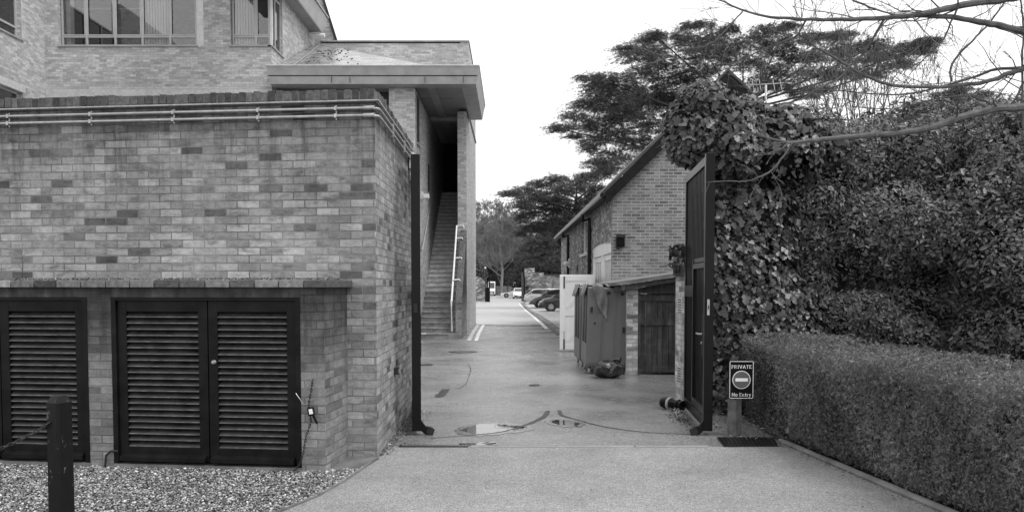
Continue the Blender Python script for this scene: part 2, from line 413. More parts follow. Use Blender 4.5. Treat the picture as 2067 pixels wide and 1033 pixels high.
NEEDLE = ([(0,-.6,0),(.05,.0,.02),(0,.6,.05),(-.05,.0,.02), (.05,-.35,0),(.42,.1,.10),(.36,.16,.05), (-.05,-.35,0),(-.42,.1,.02),(-.36,.16,.08), (.03,-.05,0),(.34,.4,.05),(.27,.42,.1), (-.03,-.05,0),(-.34,.4,.1),(-.27,.42,.02), (0,-.2,0),(.06,.1,.34),(-.04,.16,.26)], [(0,1,2,3),(4,5,6),(7,9,8),(10,11,12),(13,15,14),(16,17,18)])
SPRIG = ([(0,-.5,0),(.09,-.1,.03),(0,.5,0),(-.09,-.1,.03),  (.0,-.2,0),(.36,.22,.1),(.28,.3,.02),  (0,-.2,0),(-.36,.22,-.05),(-.28,.3,.06)], [(0,1,2,3),(4,5,6),(7,9,8)])
TUFT = ([(0,-.5,0),(.12,.0,.03),(0,.5,.06),(-.12,.0,.03), (.1,-.3,0),(.5,.0,.12),(.32,.12,.0), (-.1,-.3,0),(-.5,.0,-.02),(-.32,.12,.1), (0,-.2,0),(.1,.05,.42),(-.06,.15,.3)], [(0,1,2,3),(4,5,6),(7,9,8),(10,11,12)])
def snoise(p, f, seed=0):     # cheap smooth pseudo noise
    r = np.random.default_rng(seed); out = np.zeros(len(p))
    for i in range(6):
        k = r.normal(size=3) * f * (1 + .35 * i); out += np.sin(p @ k + r.random() * 6.28) / (1 + .35 * i)
    return out / 2.6
def ellipsoid_pts(els, dens, jit=.08, cull=.93, region=None, lump=.12, lf=3.0, seed=1):
    P_, N_ = [], []
    els = [tuple(e) for e in els]
    for i, (cx, cy, cz, rx, ry, rz) in enumerate(els):
        area = 4 * math.pi * (((rx*ry)**1.6 + (rx*rz)**1.6 + (ry*rz)**1.6) / 3) ** (1/1.6)
        n = int(area * dens); d = unit(rng.normal(size=(n, 3)))
        q = d * np.array([rx, ry, rz]); nrm = unit(d / np.array([rx, ry, rz]))
        p = q + np.array([cx, cy, cz])
        p = p + nrm * (snoise(p, lf, seed)[:, None] * lump + (rng.random((n, 1)) ** .6 - .85) * jit)
        keep = np.ones(n, bool)
        for j, (a, b, c, ra, rb, rc) in enumerate(els):
            if j == i: continue
            keep &= ((p[:,0]-a)/ra)**2 + ((p[:,1]-b)/rb)**2 + ((p[:,2]-c)/rc)**2 > cull**2
        keep &= p[:, 2] > .02
        if region is not None: keep &= region(p)
        P_.append(p[keep]); N_.append(nrm[keep])
    return np.concatenate(P_), np.concatenate(N_)
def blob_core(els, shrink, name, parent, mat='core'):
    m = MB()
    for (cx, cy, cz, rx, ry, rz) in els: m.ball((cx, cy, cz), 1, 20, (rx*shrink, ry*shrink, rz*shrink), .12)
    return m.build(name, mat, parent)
# ================================================================== GROUND
def sheet(name, pts, z, mat, label=None):
    m = MB(); m.add([(p[0], p[1], z) for p in pts], [tuple(range(len(pts)))])
    o = m.build(name, mat, loc=(pts[0][0], pts[0][1], z))
    if o.data.polygons[0].normal.z < 0: o.data.flip_normals()
    return struct(o)
sheet('ground', [(-300, -60), (300, -60), (300, 500), (-300, 500)], 0, 'tarmac')
C0 = G(762, 925); C1 = G(831, 829); C1.x = C0.x - .02
Zt = P(754, 180, C0.y).z
yl = (Zt - CH) / (P(0, 200, 1).z - CH); L0 = P(0, 200, yl)
U = Vector((L0.x - C0.x, L0.y - C0.y, 0)).normalized(); Nn = Vector((U.y, -U.x, 0))      # U: leftwards along the wall, Nn: towards the camera
if Nn.y > 0: Nn = -Nn
def WL(a, b=0, z=0):                      # point in the wall's frame
    return Vector((C0.x + U.x * a + Nn.x * b, C0.y + U.y * a + Nn.y * b, z))
def WA(px, b, z=1.0):                     # distance along the wall of a pixel column, b metres in front of it
    lo, hi = -3.0, 30.0
    for _ in range(50):
        m_ = (lo + hi) / 2; q = WL(m_, b, z)
        pxx = CX + F * q.x / (q.y * math.cos(TH) - (z - CH) * math.sin(TH))
        if pxx > px: lo = m_
        else: hi = m_
    return lo
YD = G(1033, 902).y                       # drain line
# driveway in pale resin-bound gravel
edge = [G(762, 927), G(735, 945), G(690, 975), G(640, 1003), G(560, 1036)]
e2 = [Vector((-2.75, 5.0, 0)), Vector((-3.6, 4.0, 0)), Vector((-4.6, 3.2, 0)), Vector((-7, 2.3, 0))]
kerb = [G(1571, 893), G(1680, 931), G(1790, 977), G(1902, 1036)]
dirk = (kerb[3] - kerb[0]).normalized(); kerb += [kerb[3] + dirk * 2.5, kerb[3] + dirk * 9]
sheet('driveway', [(C0.x, YD)] + [e.xy for e in edge + e2] + [(-9, 2.0), (-9, -8), (kerb[5].x, -8)] + [k.xy for k in kerb[::-1]] + [(kerb[0].x - .02, YD)], .006, 'resin')
gb = [WL(.34, 0)] + edge[1:] + e2 + [Vector((-9, 2.0, 0)), Vector((-9, 9, 0))]
sheet('gravel_bed', [p.xy for p in gb], .004, 'soil')
sheet('concrete_apron', [WL(.0, -.02).xy, G(760, 928).xy, G(735, 945).xy, G(688, 972).xy, G(662, 962).xy, G(655, 956).xy, WL(.36, .0).xy], .016, 'concrete_dark')
sheet('planting_bed', [(kerb[0].x + .02, YD + .1), (kerb[0].x+.3, 15), (14, 16), (14, -2)] + [(k.x + .05, k.y) for k in kerb[:0:-1]], .008, 'soil')
# steel edging between gravel and driveway
m = MB(); ed = edge + e2
for a, b in zip(ed[:-1], ed[1:]):
    d = (b - a).normalized(); m.obox((a.x, a.y, 0), d, Vector((-d.y, d.x, 0)), 0, (b - a).length + .004, -.012, .012, 0, .022)
tag(m.build('edging_strip', 'concrete_dark'), 'thin dark edging strip curving between the gravel and the pale driveway', 'edging')
# gravel stones
def poly_in(p, poly):
    x, y = p[:, 0], p[:, 1]; ins = np.zeros(len(p), bool); n = len(poly)
    for i in range(n):
        x1, y1 = poly[i]; x2, y2 = poly[(i + 1) % n]
        c = ((y1 > y) != (y2 > y)) & (x < (x2 - x1) * (y - y1) / (y2 - y1 + 1e-12) + x1); ins ^= c
    return ins
gp = [tuple(p.xy) for p in ([WL(.36, .62)] + [WL(5.0, .66)] + [Vector((-6.4, 4.4, 0)), Vector((-4.2, 4.2, 0))] + [e2[0]] + edge[:0:-1])]
q = np.stack([rng.uniform(-6.5, -1.0, 150000), rng.uniform(4, 8, 150000), np.zeros(150000)], 1)
q = q[poly_in(q, gp)][:52000]; n = len(q)
q[:, 2] = rng.uniform(.004, .022, n)
PEB = ([(.5,0,0),(.25,.43,.05),(-.25,.4,0),(-.5,0,-.04),(-.2,-.42,0),(.3,-.4,.04),(0.05,.02,.32),(0,0,-.3)],
       [(0,1,6),(1,2,6),(2,3,6),(3,4,6),(4,5,6),(5,0,6),(1,0,7),(2,1,7),(3,2,7),(4,3,7),(5,4,7),(0,5,7)])
t1, t2, nn = frames(np.stack([rng.normal(0, .45, n), rng.normal(0, .45, n), np.ones(n)], 1), (0, 1, 0), rng.uniform(0, 6.28, n))
o = cloud('gravel', 'stones', q, t1, t2 * rng.uniform(.55, 1, (n, 1)), nn, rng.gamma(5, .0031, n) + .007, *PEB, loc=(-3, 6, 0), val=rng.random(n) ** 1.3)
tag(o, 'loose pale shingle in front of the louvred cupboards', 'gravel', kind='stuff')

# drain channel, threshold and marks
t = thing('drain_channel', (C0.x + .2, YD, 0), 'dark slotted drain grating across the left end of the gateway', 'drain')
x0, x1 = XA(806, YD, 0), XA(945, YD, 0)
MB().box(x0, x1, YD - .035, YD + .06, .001, .016).build('channel_frame', 'iron', t)
m = MB(); k = x0 + .03
while k < x1 - .03: m.box(k, k + .018, YD - .02, YD + .045, .016, .020); k += .034
m.build('grating_bars', 'concrete_dark', t)
t = thing('threshold_strip', (.5, YD, 0), 'long narrow steel and concrete threshold crossing the gateway in joined lengths', 'threshold')
xs = [x1 + .02, XA(1120, YD, 0), XA(1280, YD, 0), XA(1430, YD, 0)]
for a, b in zip(xs[:-1], xs[1:]):
    MB().box(a + .01, b - .01, YD - .04, YD + .012, .001, .017).build('concrete_strip', 'concrete', t)
    MB().box(a + .01, b - .01, YD + .015, YD + .034, .001, .015).build('slot', 'iron', t)
t = thing('ground_grate', (XA(1505, 8.6, 0), 8.6, 0), 'square dark ribbed ground grating at the foot of the private sign', 'grate')
gq = [G(1447, 884), G(1560, 884), G(1572, 902), G(1462, 903)]
m = MB(); m.prism([(p.x, p.y, .002) for p in gq], (0, 0, .012)); m.build('frame', 'iron', t)
m = MB()
for i in range(14):
    a = gq[0].lerp(gq[1], (i + .5) / 14); b = gq[3].lerp(gq[2], (i + .5) / 14); d = (b - a); w = Vector((.008, 0, 0))
    a = a.lerp(b, .06); b = a.lerp(b, .93)
    m.prism([(a.x - .008, a.y, .0145), (a.x + .008, a.y, .0145), (b.x + .008, b.y, .0145), (b.x - .008, b.y, .0145)], (0, 0, .006))
m.build('ribs', 'black', t)
def ribbon(name, px, widths, mat, z=.005):
    pts = [G(*p) for p in px]; vs = []; fs = []
    P2 = [];
    for i in range(len(pts) - 1):
        for k in range(6): P2.append((i + k / 6))
    P2.append(len(pts) - 1.0)
    def cr(i):
        j = int(min(math.floor(i), len(pts) - 2)); f = i - j
        p0, p1, p2, p3 = pts[max(j-1,0)], pts[j], pts[j+1], pts[min(j+2,len(pts)-1)]
        return .5*((2*p1)+(-p0+p2)*f+(2*p0-5*p1+4*p2-p3)*f*f+(-p0+3*p1-3*p2+p3)*f**3), widths[j]*(1-f)+widths[j+1]*f
    C = [cr(i) for i in P2]
    for i, (c, w) in enumerate(C):
        d = (C[min(i+1,len(C)-1)][0] - C[max(i-1,0)][0]).normalized(); nrm = Vector((-d.y, d.x, 0)); w *= 1 + .25 * (rnd.random() - .5)
        vs += [(c + nrm * w/2).xy, (c - nrm * w/2).xy]
    vs = [(v[0], v[1], z) for v in vs]
    m = MB(); m.add(vs, [(2*i, 2*i+1, 2*i+3, 2*i+2) for i in range(len(C) - 1)])
    o = m.build(name, mat, loc=(C[0][0].x, C[0][0].y, z))
    if o.data.polygons[0].normal.z < 0: o.data.flip_normals()
    return struct(o)
ribbon('gate_track', [(868, 884), (940, 879), (1010, 872), (1060, 858), (1096, 842), (1106, 829)], [.018, .02, .025, .045, .075, .06], 'wet_dark')
ribbon('gate_track', [(1395, 877), (1290, 871), (1215, 860), (1165, 847), (1135, 838), (1129, 828)], [.022, .024, .028, .035, .05, .05], 'wet_dark')
def blotch(name, px, mat, z=.004, rough=.22):
    c = [G(*p) for p in px]; pts = []
    n = len(c)
    for i in range(n):
        for k in range(7):
            f = k / 7; p0, p1, p2, p3 = c[i-1], c[i], c[(i+1)%n], c[(i+2)%n]
            q = .5*((2*p1)+(-p0+p2)*f+(2*p0-5*p1+4*p2-p3)*f*f+(-p0+3*p1-3*p2+p3)*f**3)
            pts.append((q.x + rnd.uniform(-1, 1) * .02, q.y + rnd.uniform(-1, 1) * .05 * rough * 4))
    cen = (sum(p[0] for p in pts)/len(pts), sum(p[1] for p in pts)/len(pts))
    m = MB(); m.add([(cen[0], cen[1], z)] + [(p[0], p[1], z) for p in pts], [(0, 1+i, 1+(i+1)%len(pts)) for i in range(len(pts))])
    o = m.build(name, mat, loc=(cen[0], cen[1], z))
    for p_ in o.data.polygons[:1]:
        if p_.normal.z < 0: o.data.flip_normals()
    return struct(o)
blotch('wet_patch', [(915, 870), (945, 858), (975, 852), (1030, 853), (1080, 859), (1070, 869), (1010, 876), (950, 880)], 'wet', .0035)
blotch('wet_patch', [(1100, 849), (1135, 845), (1180, 851), (1170, 861), (1125, 860)], 'wet', .0035)
blotch('puddle', [(928, 868), (950, 861), (968, 856), (1010, 857), (1058, 861), (1048, 867), (1000, 873), (960, 876)], 'water')
blotch('puddle', [(926, 896.5), (950, 893.5), (985, 892), (1003, 894), (1000, 898), (960, 898.5)], 'water', .0045)
blotch('puddle', [(1112, 849), (1135, 848), (1168, 853), (1160, 859), (1130, 857)], 'water')
ribbon('tarmac_crack', [(945, 735), (950, 745), (946, 760), (940, 775), (925, 785)], [.012, .02, .01, .018, .006], 'wet_dark', .0042)
ribbon('tarmac_crack', [(856, 760), (885, 766), (920, 768)], [.01, .014, .006], 'wet_dark', .0042)
blotch('wet_patch', [(880, 797), (893, 786), (905, 786), (898, 797), (884, 802)], 'wet_dark')
blotch('wet_patch', [(848, 735), (868, 734), (872, 737), (852, 738)], 'wet_dark')
blotch('wet_patch', [(1070, 776), (1085, 775), (1090, 778), (1072, 779)], 'wet_dark')
t = thing('manhole_cover', G(935, 710), 'flat round iron manhole cover in the wet tarmac near the steps', 'manhole cover')
p = G(935, 710); m = MB(); m.lathe((p.x, p.y, .001), (0,0,1), [(0, .36), (.006, .36)], 28); m.build('rim', 'iron', t)
m = MB()
for i in range(7):
    for j in range(7):
        x, y = (i-3)*.085, (j-3)*.085
        if math.hypot(x, y) < .3: m.box(p.x+x-.03, p.x+x+.03, p.y+y-.03, p.y+y+.03, .007, .012)
m.build('tread_studs', 'concrete_dark', t)
# far road
d = G(960, 656); yb = d.y
sheet('far_road', [(-1.56, yb + .6), (-1.56, 36.6), (-9, 36.6), (-9, 160), (9, 160), (5, 118), (1.6, 95), (.95, 80), (1.05, 60), (1.3, 40), (1.6, yb + .6)], .004, 'road_pale')
sheet('car_park', [(1.95, 27), (1.8, 40), (1.35, 60), (1.25, 80), (1.9, 93), (12, 93), (12, 41), (2.6, 41), (2.5, 27)], .004, 'road_pale')
sheet('dark_road_strip', [(-1.5, yb - .2), (-1.5, yb + .45), (1.55, yb - .9), (1.55, yb - 1.4)], .008, 'wet')  # darker strip laid across the road
def stripe(px, w, mat='paint', z=.009): return ribbon('road_marking', px, [w] * len(px), mat, z)
stripe([(946, 688), (955, 671), (965, 656)], .12, 'paint_worn'); stripe([(961, 688), (967, 672), (976, 656)], .12)
stripe([(966, 613), (968, 610)], .1, 'paint_worn')
stripe([(1048, 612), (1060, 625), (1084, 645), (1104, 664)], .16)
stripe([(1056, 616), (1080, 636), (1110, 660), (1132, 680)], .10, 'paint_worn')
m = MB()
kp = [G(1052, 612), G(1064, 624), G(1092, 645), G(1131, 677)]
for a, b in zip(kp[:-1], kp[1:]):
    n = max(2, int((b - a).length / .95)); dd = (b - a).normalized(); L = (b - a).length / n
    for i in range(n):
        q = a + dd * L * i; m.obox((q.x, q.y, 0), dd, Vector((dd.y, -dd.x, 0)), .05, L - .05, -.06, .1, 0, .05)
tag(m.build('kerb_stones', 'concrete_dark'), 'low worn kerb of stone blocks along the right of the far road', 'kerb')

# ================================================================== BOUNDARY WALL (left)
wall = thing('brick_boundary_wall', (C0.x, C0.y, 0), 'tall weathered brick boundary wall with a bricks on edge coping, left of the gateway', 'wall')
copz = Zt - .105
m = MB(); LWL = WA(-600, 0, 2)
a, b, c, d_ = WL(0, 0), WL(LWL, 0), WL(LWL, -.33), WL(.33, -.33)
e = Vector((C1.x - .33, C1.y, 0)); f = Vector((C1.x, C1.y, 0))
m.prism([(q.x, q.y, 0) for q in (a, f, e, d_, c, b)], (0, 0, copz)); m.build('brickwork', 'brick_near', wall)
m = MB(); r = rnd
k = 0.0
while k < LWL:
    w = .066 + r.uniform(-.004, .004); h = r.uniform(-.010, .007); o = r.uniform(-.007, .007)
    f0 = len(m.f); m.obox(WL(0, 0), U, Nn, k + .0035, k + w, -.25, .02 + o, copz + .012, Zt + h); m.val(f0, r.random()); k += w + .0075
k = .09; V = (f - a).normalized(); R = Vector((V.y, -V.x, 0)); LR = (f - a).length
while k < LR - .03:
    w = .066 + r.uniform(-.004, .004); h = r.uniform(-.010, .007); o = r.uniform(-.007, .007)
    f0 = len(m.f); m.obox(a, V, R, k, k + w, -.25, .02 + o, copz + .012, Zt + h); m.val(f0, r.random()); k += w + .0085
m.build('coping', 'coping', wall, bevel=.004)
m = MB()
m.obox(WL(0, 0), U, Nn, .002, LWL, -.24, .010, copz + .001, Zt - .02); m.obox(a, V, R, .03, LR, -.24, .010, copz + .0015, Zt - .021)
m.build('coping_mortar', 'concrete_dark', wall)
m = MB(); m.obox(WL(0, 0), U, Nn, -.045, LWL, .001, .05, copz - .012, copz - .001); m.obox(a, V, R, -.03, LR - .1, .001, .045, copz - .012, copz - .0012)
m.build('drip_tile', 'coping_lip', wall)
# conduits
for zz, (pyc) in ((0, 219), (1, 234)):
    z = P(755, pyc, C0.y).z
    pts = [WL(LWL, .035, z)] + [WL(x, .035, z) for x in (3.5, 2, 1, .12)] + [WL(.03, .035, z), a + R * .03 + V * .02 + Vector((0, 0, z)), a + R * .035 + V * .12 + Vector((0, 0, z - .0))]
    pts += [a + R * .035 + V * (LR * s) + Vector((0, 0, z)) for s in (.5, .9)] + [a + R * .045 + V * (LR - .05) + Vector((0, 0, z - .05))]
    cdt = MB().tube(pts, .0135, 10).build('conduit', 'pipe', wall, smooth=True)
    m = MB()
    for px in (-60, 17, 183, 350, 521, 678):
        x = WA(px, .03, z); m.obox(WL(0, 0), U, Nn, x - .011, x + .011, .003, .052, z - .018, z + .018); m.tube([WL(x, .0, z - .026), WL(x, .018, z - .026)], .009, 6); m.tube([WL(x, .0, z + .026), WL(x, .018, z + .026)], .009, 6)
    for s in (.3, .62): m.obox(a, V, R, LR * s, LR * s + .025, .003, .053, z - .034, z + .034)
    m.build('clip', 'pipe', cdt)
    m = MB(); m.tube([WL(.10, .035, z), WL(-.005, .04, z)], .019, 10); m.build('elbow', 'pipe', cdt)
# small plants and socket on wall
t = thing('wall_outlet', (C0.x, 8.8, .9), 'small metal outlet box fixed low on the side of the boundary wall', 'outlet')
q = P(800, 748, 9.0); s = (q.y - a.y) / V.y
m = MB(); m.obox(a, V, R, s - .045, s + .045, .004, .05, q.z - .04, q.z + .04); m.build('box', 'iron', t, bevel=.006)
m = MB(); m.obox(a, V, R, s - .02, s + .02, .05, .068, q.z - .02, q.z + .02); m.tube([a + V*s + R*.07 + Vector((0,0,q.z-.02)), a + V*s + R*.075 + Vector((0,0,q.z-.09))], .008, 8); m.build('tap', 'pipe', t)
t = thing('junction_box', (C1.x, C1.y - .2, 2.9), 'pale square junction box at the top of the wall beside the left gate', 'junction box')
q = P(829, 325, C1.y - .35)
MB().box(C1.x + .015, C1.x + .075, q.y - .09, q.y + .09, q.z - .11, q.z + .10).build('box', 'white_old', t, bevel=.008)
m = MB(); m.tube([(C1.x + .045, q.y, q.z - .11), (C1.x + .05, q.y, q.z - .3), (C1.x + .05, q.y + .03, q.z - .9)], .012, 8); m.build('cable', 'iron', t)

# ================================================================== LOUVRED CUPBOARD
DP = .66; hb = 0.36
cup = thing('louvred_store', WL(hb + 1, DP), 'low brick store with black louvred doors in front of the boundary wall', 'store')
zl = P(640, 565, 7.2).z; zb = P(640, 580, 7.2).z
def WX(px, z=1.0, b=DP): return WA(px, b, z)
xr = WX(655); xe = WX(607); xp1 = WX(226); xp2 = WX(178); xl = WX(-420)
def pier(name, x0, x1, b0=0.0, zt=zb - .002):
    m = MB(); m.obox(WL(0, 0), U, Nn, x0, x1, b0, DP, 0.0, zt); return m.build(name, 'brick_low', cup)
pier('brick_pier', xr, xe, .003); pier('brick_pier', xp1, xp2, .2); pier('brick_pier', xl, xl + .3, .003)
m = MB(); x = xr - .06; 
LE = .012
k = xr - .055
while k < xl:
    w = .215 + r.uniform(-.012, .012); dz = r.uniform(-.004, .004)
    f0 = len(m.f); m.obox(WL(0, 0), U, Nn, k, k + w, .004, DP + .055 + r.uniform(-.006, .006), zb, zl + dz); m.val(f0, r.random()); k += w + .012
m.build('ledge', 'ledge', cup, bevel=.005)
m = MB(); m.obox(WL(0, 0), U, Nn, xr - .045, xl, .006, DP + .035, zb + .004, zl - .008); m.build('ledge_mortar', 'concrete_dark', cup)
zd = P(400, 600, 7.3).z
m = MB(); m.obox(WL(0, 0), U, Nn, xe, xl, .3, DP - .004, zd, zb - .003); m.build('lintel', 'timber', cup)
m = MB(); m.obox(WL(0, 0), U, Nn, xe + .01, xl - .01, .1, .3, 0, zb - .003); m.build('inner_wall', 'core', cup)
m = MB(); m.obox(WL(0, 0), U, Nn, xe - .002, xp1, .3, DP + .01, 0, .045); m.obox(WL(0, 0), U, Nn, xp2, xl, .3, DP + .01, 0, .045); m.build('plinth', 'concrete_dark', cup)
def louvre(xa, xb, label, knob=False, sill=True):
    z0, z1 = .075, zd - .03; st = .085
    d = MB(); bf, bk = DP - .02, DP - .075
    d.obox(WL(0, 0), U, Nn, xa, xa + st, bk, bf, z0, z1); d.obox(WL(0, 0), U, Nn, xb - st, xb, bk, bf, z0, z1)
    d.obox(WL(0, 0), U, Nn, xa + st, xb - st, bk, bf - .001, z1 - .10, z1); d.obox(WL(0, 0), U, Nn, xa + st, xb - st, bk, bf - .001, z0, z0 + .12)
    door = d.build('louvred_door', 'black_wood', cup, bevel=.003); door['label'] = label
    n = 22; zt0, zt1 = z0 + .12, z1 - .10; p = (zt1 - zt0) / n; s = MB()
    for i in range(n):
        z = zt0 + p * i
        c = [(bf - .004, z + .002), (bf - .004, z + .012), (bk + .004, z + p * 1.15), (bk + .004, z + p * 1.15 - .010)]
        A = [WL(xa + st + .001, bb, zz) for bb, zz in c]; s.prism(A, U * (xb - xa - 2 * st - .002))
    s.build('slats', 'slat', door); s = MB()
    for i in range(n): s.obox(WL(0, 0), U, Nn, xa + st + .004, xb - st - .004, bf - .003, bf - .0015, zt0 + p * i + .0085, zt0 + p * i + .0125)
    s.build('slat_highlights', 'slat_edge', door)
    if sill:
        s = MB(); s.prism([WL(xa + .02, bb, zz) for bb, zz in ((bf, z0 + .0), (bf + .045, z0 + .0), (bf + .045, z0 + .035), (bf, z0 + .06))], U * (xb - xa - .04)); s.build('weather_bar', 'black_wood', door)
    if knob:
        q = WL(WX(431, 1.0), bf - .0, P(431, 730, 7.3).z)
        s = MB(); s.lathe(q, Nn, [(0, .017), (.008, .018), (.012, .009), (.022, .009), (.026, .017), (.034, .015), (.036, 0)], 14); s.build('knob', 'pipe', door, smooth=True)
def dframe(xa, xb):
    f = MB(); f.obox(WL(0, 0), U, Nn, xa, xa + .045, .35, DP + .004, .046, zd - .002); f.obox(WL(0, 0), U, Nn, xb - .045, xb, .35, DP + .004, .046, zd - .002)
    f.obox(WL(0, 0), U, Nn, xa + .045, xb - .045, .35, DP + .002, zd - .03, zd - .003); f.build('door_frame', 'black_wood', cup, bevel=.002)
dframe(xe, xp1); xm = WX(418)
louvre(xe + .047, xm - .006, 'louvred door with a round metal knob', True); louvre(xm + .004, xp1 - .047, 'louvred door beside the middle brick pier')
dframe(xp2, xp2 + 1.75); louvre(xp2 + .047, xp2 + .87, 'louvred door cut off by the left edge'); louvre(xp2 + .88, xp2 + 1.70, 'louvred door out past the left edge')
m = MB(); m.tube([WL(WX(236), DP + .012, .16), WL(WX(222), DP + .02, .16), WL(WX(214), DP + .03, .12), WL(WX(212), DP + .04, .0)], .011, 8); m.build('cable', 'iron', cup, smooth=True)
# moss and litter on ledge and at wall foot
def litter(name, pts, sz, label, mat='litter', tm=LEAF):
    n = len(pts); t1, t2, nn = frames(np.stack([rng.normal(0, .6, n), rng.normal(0, .6, n), np.ones(n)], 1), (0, 1, 0), rng.uniform(0, 6.28, n))
    c = pts.mean(0); o = cloud(name, mat, pts, t1, t2, nn, rng.uniform(sz * .6, sz * 1.3, n), *tm, loc=(c[0], c[1], 0)); tag(o, label, 'leaf litter' if 'litter' in name else 'moss', kind='stuff'); return o
n = 2600; aa = rng.uniform(xr - .04, 5.2, n); bb = rng.gamma(1.6, .07, n).clip(.01, .6)
litter('moss', np.stack([C0.x + U.x*aa + Nn.x*bb, C0.y + U.y*aa + Nn.y*bb, np.full(n, zl + .006) + rng.uniform(0, .018, n)], 1), .022, 'dark moss and grit lying on the brick ledge', 'litter')
n = 500; s_ = rng.uniform(.1, LR - .1, n); o_ = rng.gamma(1.5, .06, n) * (.3 + s_ / LR)
litter('leaf_litter', np.stack([a.x + V.x*s_ + R.x*o_, a.y + V.y*s_ + R.y*o_, rng.uniform(.01, .025, n)], 1), .03, 'crumbled dead leaves along the foot of the boundary wall')
# sprig on ledge
t = thing('ledge_sprig', WL(WX(42), .1, zl), 'thin bare sprig growing from the ledge near the left edge', 'plant')
m = MB(); b0 = P(44, 560, 7.75); 
m.tube([b0, P(46, 540, 7.75), P(44, 515, 7.75), P(46, 488, 7.75)], [.004, .003, .002, .001], 5)
for py, dx in ((545, -9), (535, 8), (520, 10), (510, -8)): m.tube([P(45, py, 7.75), P(45 + dx, py - 14, 7.75)], [.002, .001], 4)
m.build('stems', 'bark_dark', t)
# chain with key safe on the right pier
t = thing('hanging_chain', P(632, 765, 7.2), 'rusty dark chain hanging down the right brick pier of the louvred store', 'chain')
def chain(m, pts, link=.028, rad=.0035):
    pts = [Vector(p) for p in pts]; tot = 0
    for i, (p0, p1) in enumerate(zip(pts[:-1], pts[1:])):
        L = (p1 - p0).length; n = max(1, round(L / link)); d = (p1 - p0) / n
        for k in range(n):
            q = p0 + d * (k + .5); ax = d.normalized(); sd_ = ax.cross(Vector((0, 1, .1)) if (k % 2) else Vector((1, .2, 0))).normalized()
            loop = [q + ax * math.cos(tt) * link * .72 + sd_ * math.sin(tt) * link * .28 for tt in [2*math.pi*j/8 for j in range(9)]]
            m.tube(loop, rad, 5, False)
yk = WL(WX(632), DP + .02).y
ch = [P(631, 766, yk), P(628, 790, yk - .005), P(623, 815, yk - .01), P(628, 850, yk - .01), P(618, 880, yk - .005), P(612, 915, yk - .01), P(604, 938, yk - .03), P(590, 952, yk - .03)]
m = MB(); chain(m, ch); m.build('links', 'iron', t)
m = MB(); m.tube([P(597, 793, yk - .01), P(606, 806, yk - .02), P(612, 816, yk - .02), P(622, 814, yk - .02)], .003, 5); m.build('wire', 'pipe', t)
t = thing('key_safe', P(628, 832, yk), 'small black padlock box with a white face hanging on the rusty chain', 'padlock')
q = P(628, 830, yk - .04)
m = MB(); rt = Matrix.Rotation(-.2, 3, 'Y')
def rbox(m, q, sx, sy, sz, rt):
    b0 = MB().box(-sx, sx, -sy, sy, -sz, sz); return m.add([q + rt @ Vector(v) for v in b0.v], b0.f)
rbox(m, q, .028, .018, .036, rt); m.build('case', 'black', t, bevel=.004)
m = MB(); rbox(m, q + Vector((.002, -.019, .003)), .016, .002, .022, rt); m.build('face_plate', 'white', t)
m = MB(); rbox(m, q + rt @ Vector((.02, 0, -.075)), .009, .008, .04, Matrix.Rotation(-.45, 3, 'Y')); m.build('tab', 'black', t)
# ================================================================== BOLLARD
bp = P(124, 1000, 4.1); bz = P(124, 797, 4.1).z
t = thing('timber_bollard', (bp.x, 4.1, 0), 'black painted timber bollard with a chamfered top in the gravel', 'bollard')
m = MB(); hw = .045; ang = math.radians(-24); cs, sn = math.cos(ang), math.sin(ang)
def ring(h, z, cut=.012):
    pts = [(-h+cut,-h),(h-cut,-h),(h,-h+cut),(h,h-cut),(h-cut,h),(-h+cut,h),(-h,h-cut),(-h,-h+cut)]
    return [(bp.x + x*cs - y*sn, 4.1 + x*sn + y*cs, z) for x, y in pts]
vs = ring(hw + .004, 0) + ring(hw, bz - .035) + ring(hw * .62, bz - .002, .006)
fs = []
for lv in (0, 8):
    for i in range(8): j = (i+1) % 8; fs.append((lv+i, lv+j, lv+8+j, lv+8+i))
fs.append(tuple(range(16, 24))); m.add(vs, fs); m.build('post', 'chipped', t)
t2_ = thing('chain_barrier', P(60, 880, 4.1), 'thin iron chain hanging from the timber bollard', 'chain')
m = MB(); chain(m, [P(100, 852, 4.06), P(70, 872, 4.06), P(35, 890, 4.07), P(0, 905, 4.08), P(-40, 916, 4.09)], .024, .003); m.build('links', 'iron', t2_)
